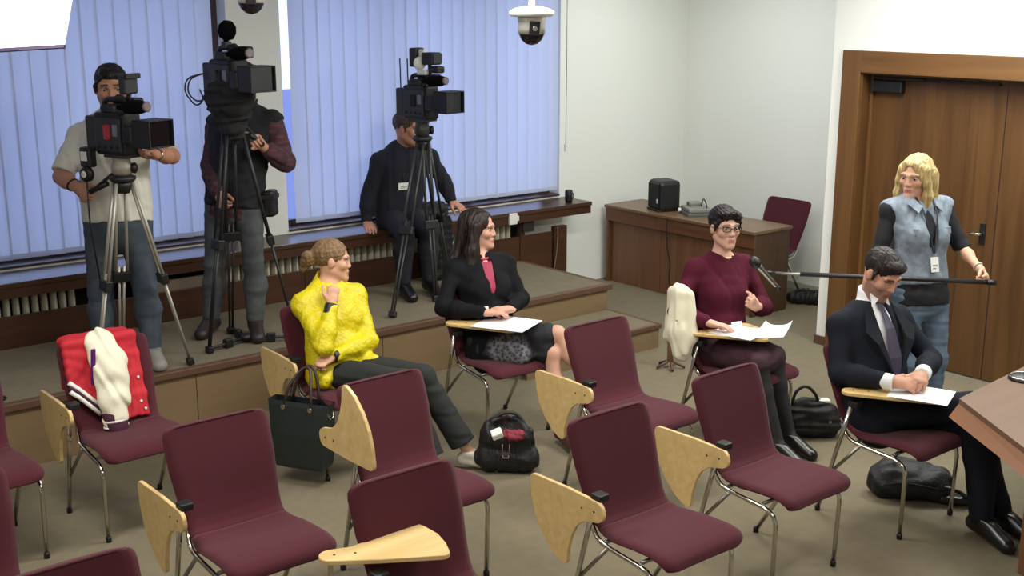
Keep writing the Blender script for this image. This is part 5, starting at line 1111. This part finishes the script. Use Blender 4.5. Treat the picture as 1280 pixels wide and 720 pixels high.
F = Field((1.98, 5.66, .42), (2.30, 6.10, .62), .005); F.cap((2.085, backy(.53)-.075, .54), (2.09, backy(.5)-.078, .495), .064, .058, .02, u=(1, 0, 0), ratio=.58); cu = field_obj('cuff', F, mat('cuff_knit', (64, 20, 44), .8), jk)
for dz in (.525, .492):
    F = Field((1.98, 5.66, .42), (2.30, 6.10, .62), .004); F.cap((2.087, backy(.52)-.076, dz+.006), (2.089, backy(.52)-.076, dz-.006), .067, .066, .01, u=(1, 0, 0), ratio=.58); F.plane((0, 0, dz+.007), (0, 0, 1), .003); F.plane((0, 0, dz-.007), (0, 0, -1), .003); field_obj('stripe', F, M_white, jk).parent = cu
for o_, m_ in ((0, M_white), (.022, mat('cuff_knit', (64, 20, 44), .8)), (.044, M_white)):   # hem bands
    mb = MB(); mb.tube([Vector((x, backy(z-o_)-.045, z-o_))-jk.location for x, z in ((1.90, .735), (1.94, .70), (1.99, .645), (2.03, .60))], .0125, 8); mb.build('hem_band', m_, jk)
MB().box(-.012, .012, -.006, .006, -.17, .15, .004, Matrix.Translation(Vector((2.022, backy(.72)-.062, .76))-jk.location) @ Matrix.Rotation(.22, 4, 'X')).build('lining_edge', M_jvi, jk)
for q, z in ((2.26, .70), (2.25, .58), (2.265, .54)): MB().lathe([(.008, 0), (.006, .006)], 10, look(Vector((q, backy(z)-.048, z))-jk.location, (0, -1, .3), (1, 0, 0))).build('snap_button', M_white, jk)
# ================================================================== bags
M_bag = mat('black_nylon', (20, 20, 23), .6, bump=(60, .4)); M_blk2 = mat('black_leather_bag', (24, 27, 27), .38, bump=(120, .2))
hb = empty('handbag', (3.05, 5.63, .10), math.radians(-60), label='dark green leather tote handbag held by the woman in yellow', cat='handbag')
M_hb = mat('green_black_leather', (34, 42, 42), .42, bump=(140, .2)); v = []
for z, w_, d_ in ((0, .145, .055), (.02, .155, .062), (.2, .17, .060), (.36, .185, .045), (.385, .19, .040)):
    for x, y in ((-w_, -d_), (-w_*.6, -d_*1.12), (w_*.6, -d_*1.12), (w_, -d_), (w_, d_), (w_*.6, d_*1.12), (-w_*.6, d_*1.12), (-w_, d_)): v.append((x, y, z))
fs = [(i*8+k, i*8+(k+1) % 8, (i+1)*8+(k+1) % 8, (i+1)*8+k) for i in range(4) for k in range(8)]+[tuple(range(8))[::-1]]
MB().add(v, fs).build('bag_body', M_hb, hb); MB().box(-.165, .165, -.03, .03, .34, .35).build('lining', mat('blue_lining', (44, 56, 96), .6), hb)
for s_ in (-1, 1):
    h_ = MB().tube([(-.085, s_*.045, .36), (-.07, s_*.04+.02, .46), (-.02, s_*.015+.07, .555), (.03, s_*.015+.08, .56), (.07, s_*.04+.03, .46), (.085, s_*.045, .36)], .009, 8, bend=.05).build('handle', mat('handle_brown', (48, 30, 26), .5), hb)
    for x in (-.085, .085): MB().lathe([(.014, 0), (.014, .008)], 10, look((x, s_*.052, .352), (0, s_, .1), (1, 0, 0))).build('ring', M_chrome, h_)
MB().tube([(.175, -.04, .36), (.186, -.02, .30), (.188, .02, .30), (.175, .04, .36)], .004, 6, bend=.02).build('side_zip', M_chrome, hb)
b1 = empty('shoulder_bag', (4.04, 5.03, 0), math.radians(-42), label='black open bag with red and white contents on the floor beside the pale shoe', cat='bag')
F = Field((-.22, -.16, -.01), (.22, .16, .40), .006)
for a, b, r0, r1 in (((-.10, 0, .07), (.10, 0, .07), .07, .07), ((-.12, 0, .10), (.12, 0, .10), .06, .06), ((-.09, 0, .22), (.09, 0, .22), .075, .06), ((-.05, .03, .27), (.04, .03, .27), .055, .05)): F.cap(a, b, r0, r1, .06)
F.ell((.0, -.06, .285), (1, 0, 0), (0, 1, 0), (0, 0, 1), (.105, .085, .055), .02, 's'); F.plane((0, 0, .004), (0, 0, -1), .004); F.ripple(.004, .1, 3); field_obj('bag_body', F, M_bag, b1, local=True)
hp = MB().tube([(-.12, -.03, .22), (-.10, .01, .30), (-.03, .03, .345), (.05, .03, .345), (.10, .01, .29), (.12, -.03, .22)], .011, 8, bend=.06).build('handle', M_bag, b1)
F = Field((-.06, -.14, .16), (.14, .08, .34), .005); F.ell((.04, -.045, .235), (1, 0, 0), (0, 1, 0), (0, 0, 1), (.062, .05, .032), .01); F.cap((.0, -.03, .24), (.08, -.06, .245), .022, .018, .02); F.ripple(.004, .05, 3); field_obj('red_cloth', F, mat('red_cloth', (128, 40, 56), .8), b1, local=True)
MB().box(-.035, .03, -.03, .03, -.02, .02, .008, look((-.055, -.05, .245), (-.3, -.4, 1), (1, .3, 0))).build('white_packet', M_white, b1)
lg_ = MB(); M = look((-.005, -.083, .165), (0, -1, .25), (1, 0, 0)); lg_.tube([M @ Vector(p) for p in ((-.02, .028, 0), (-.02, -.022, 0), (.02, -.022, 0), (.02, .028, 0))], .003, 6); lg_.tube([M @ Vector(p) for p in ((-.016, -.035, 0), (-.016, -.05, 0), (.016, -.05, 0), (.016, -.035, 0))], .003, 6); lg_.build('emblem', mat('emblem_grey', (150, 120, 124), .5), b1)
b2 = empty('handbag', (5.86, 4.28, 0), math.radians(-38), label='black handbag with arched handle standing on the floor beside the sweater woman', cat='handbag')
F = Field((-.22, -.14, -.01), (.22, .14, .32), .006)
for a, b, r0, r1 in (((-.12, 0, .07), (.12, 0, .07), .07, .07), ((-.10, 0, .16), (.10, 0, .14), .075, .07), ((-.05, 0, .20), (.06, 0, .18), .05, .05)): F.cap(a, b, r0, r1, .06)
F.plane((0, 0, .004), (0, 0, -1), .004); F.ripple(.005, .1, 5); field_obj('bag_body', F, M_bag, b2, local=True)
MB().tube([(-.13, -.03, .19), (-.12, -.03, .30), (-.05, -.03, .35), (.02, -.03, .28), (.04, -.03, .20)], .010, 8, bend=.06).build('handle', M_blk2, b2); MB().box(.0, .11, -.03, .03, .225, .245, .006).build('white_tissue', M_white, b2); MB().lathe([(.012, 0), (.01, .005)], 12, look((.10, -.075, .12), (0, -1, 0))).build('stud', M_steel, b2)
b3 = empty('backpack', (5.55, 3.36, 0), math.radians(-52), label='black backpack lying on the floor under the suited man\'s chair', cat='backpack')
F = Field((-.26, -.18, -.01), (.34, .18, .26), .006)
for a, b, r0, r1 in (((-.15, 0, .085), (.13, 0, .085), .09, .085), ((-.13, -.05, .08), (.10, -.05, .08), .08, .075), ((-.10, .04, .13), (.08, .04, .11), .07, .06)): F.cap(a, b, r0, r1, .06)
F.plane((0, 0, .004), (0, 0, -1), .004); F.ripple(.004, .12, 6); field_obj('bag_body', F, M_bag, b3, local=True)
MB().tube([(-.16, -.13, .10), (-.05, -.148, .13), (.12, -.13, .10)], .004, 6, bend=.05).build('zip', M_dark, b3); MB().box(.13, .30, -.12, -.04, .01, .055, .015).build('strap_pad', M_blk2, b3); MB().tube([(.12, -.08, .1), (.22, -.13, .10), (.28, -.10, .05), (.27, -.06, .02)], .012, 8, bend=.05).build('strap', M_blk2, b3)
F = Field((-.20, -.12, -.01), (.20, .12, .20), .006); F.cap((-.11, 0, .055), (.11, 0, .055), .06, .06, .05); F.cap((-.06, .02, .08), (.10, 0, .075), .05, .055, .04); F.plane((0, 0, .004), (0, 0, -1), .004); F.ripple(.005, .09, 7); field_obj('bag_body', F, M_bag, db, local=True); MB().tube([(-.10, -.02, .1), (-.05, -.05, .14), (.05, -.05, .14), (.10, -.02, .1)], .009, 8, bend=.04).build('handle', M_bag, db)
bl = empty('camera_bag', (5.62, 8.02, .86), math.radians(8), label='black camera bag on the window ledge under the sitting cameraman\'s hand', cat='bag')
F = Field((-.20, -.14, -.01), (.20, .14, .24), .006); F.cap((-.10, 0, .07), (.10, 0, .07), .075, .075, .05); F.cap((-.09, 0, .10), (.09, 0, .09), .065, .06, .05); F.plane((0, 0, .004), (0, 0, -1), .004); F.ripple(.004, .1, 2); field_obj('bag_body', F, M_bag, bl, local=True); MB().tube([(-.06, -.06, .14), (-.03, -.08, .10), (.02, -.09, .04)], .008, 8, bend=.04).build('strap', M_blk2, bl)
# coat hanging off the ledge beside the sitting cameraman
ct = empty('black_coat', (5.56, 7.86, .42), label='black coat hanging down from the window ledge beside the sitting cameraman', cat='coat')
F = Field((5.36, 7.62, .40), (5.78, 8.14, 1.0), .007)
for x, zb in ((5.44, .52), (5.50, .46), (5.56, .44), (5.62, .47), (5.67, .55)): F.cap((x, 7.98, .885), (x, 7.86, .875), .035, .04, .03); F.cap((x, 7.86, .875), (x-.01, 7.83, zb), .042, .05, .03)
F.ripple(.006, .08, 9, (1, .6, .2)); field_obj('coat_body', F, mat('coat_wool', (17, 18, 22), .85), ct); MB().tube([(-.06, -.09, .36), (-.07, -.10, .2), (-.07, -.095, .08)], .005, 6).build('zip', M_steel, ct)
# slim floor stand behind the sweater woman
fs_ = empty('floor_stand', (6.22, 5.82, 0), label='slim brown post stand on splayed feet behind the sweater woman\'s chair', cat='stand')
MB().lathe([(.024, .05), (.026, .40), (.022, .62)], 12).build('post', mat('tan_post', (160, 122, 98), .5), fs_)
for k in range(5): a = 2*math.pi*k/5+.3; MB().tube([(0, 0, .06), (.11*math.cos(a), .11*math.sin(a), .012)], .010, 8).build('foot', mat('stand_brown', (88, 62, 46), .5), fs_)
# cable on the floor by the platform
cbl = MB().tube([(1.0, 6.9, .41), (1.6, 6.98, .41), (1.72, 6.93, .41), (1.86, 6.96, .41), (1.80, 6.90, .41), (1.6, 6.89, .41)], .012, 6, bend=.06).build('cable', M_black); tag(cbl, 'thick black cable lying on the platform behind the jacket chair', 'cable')
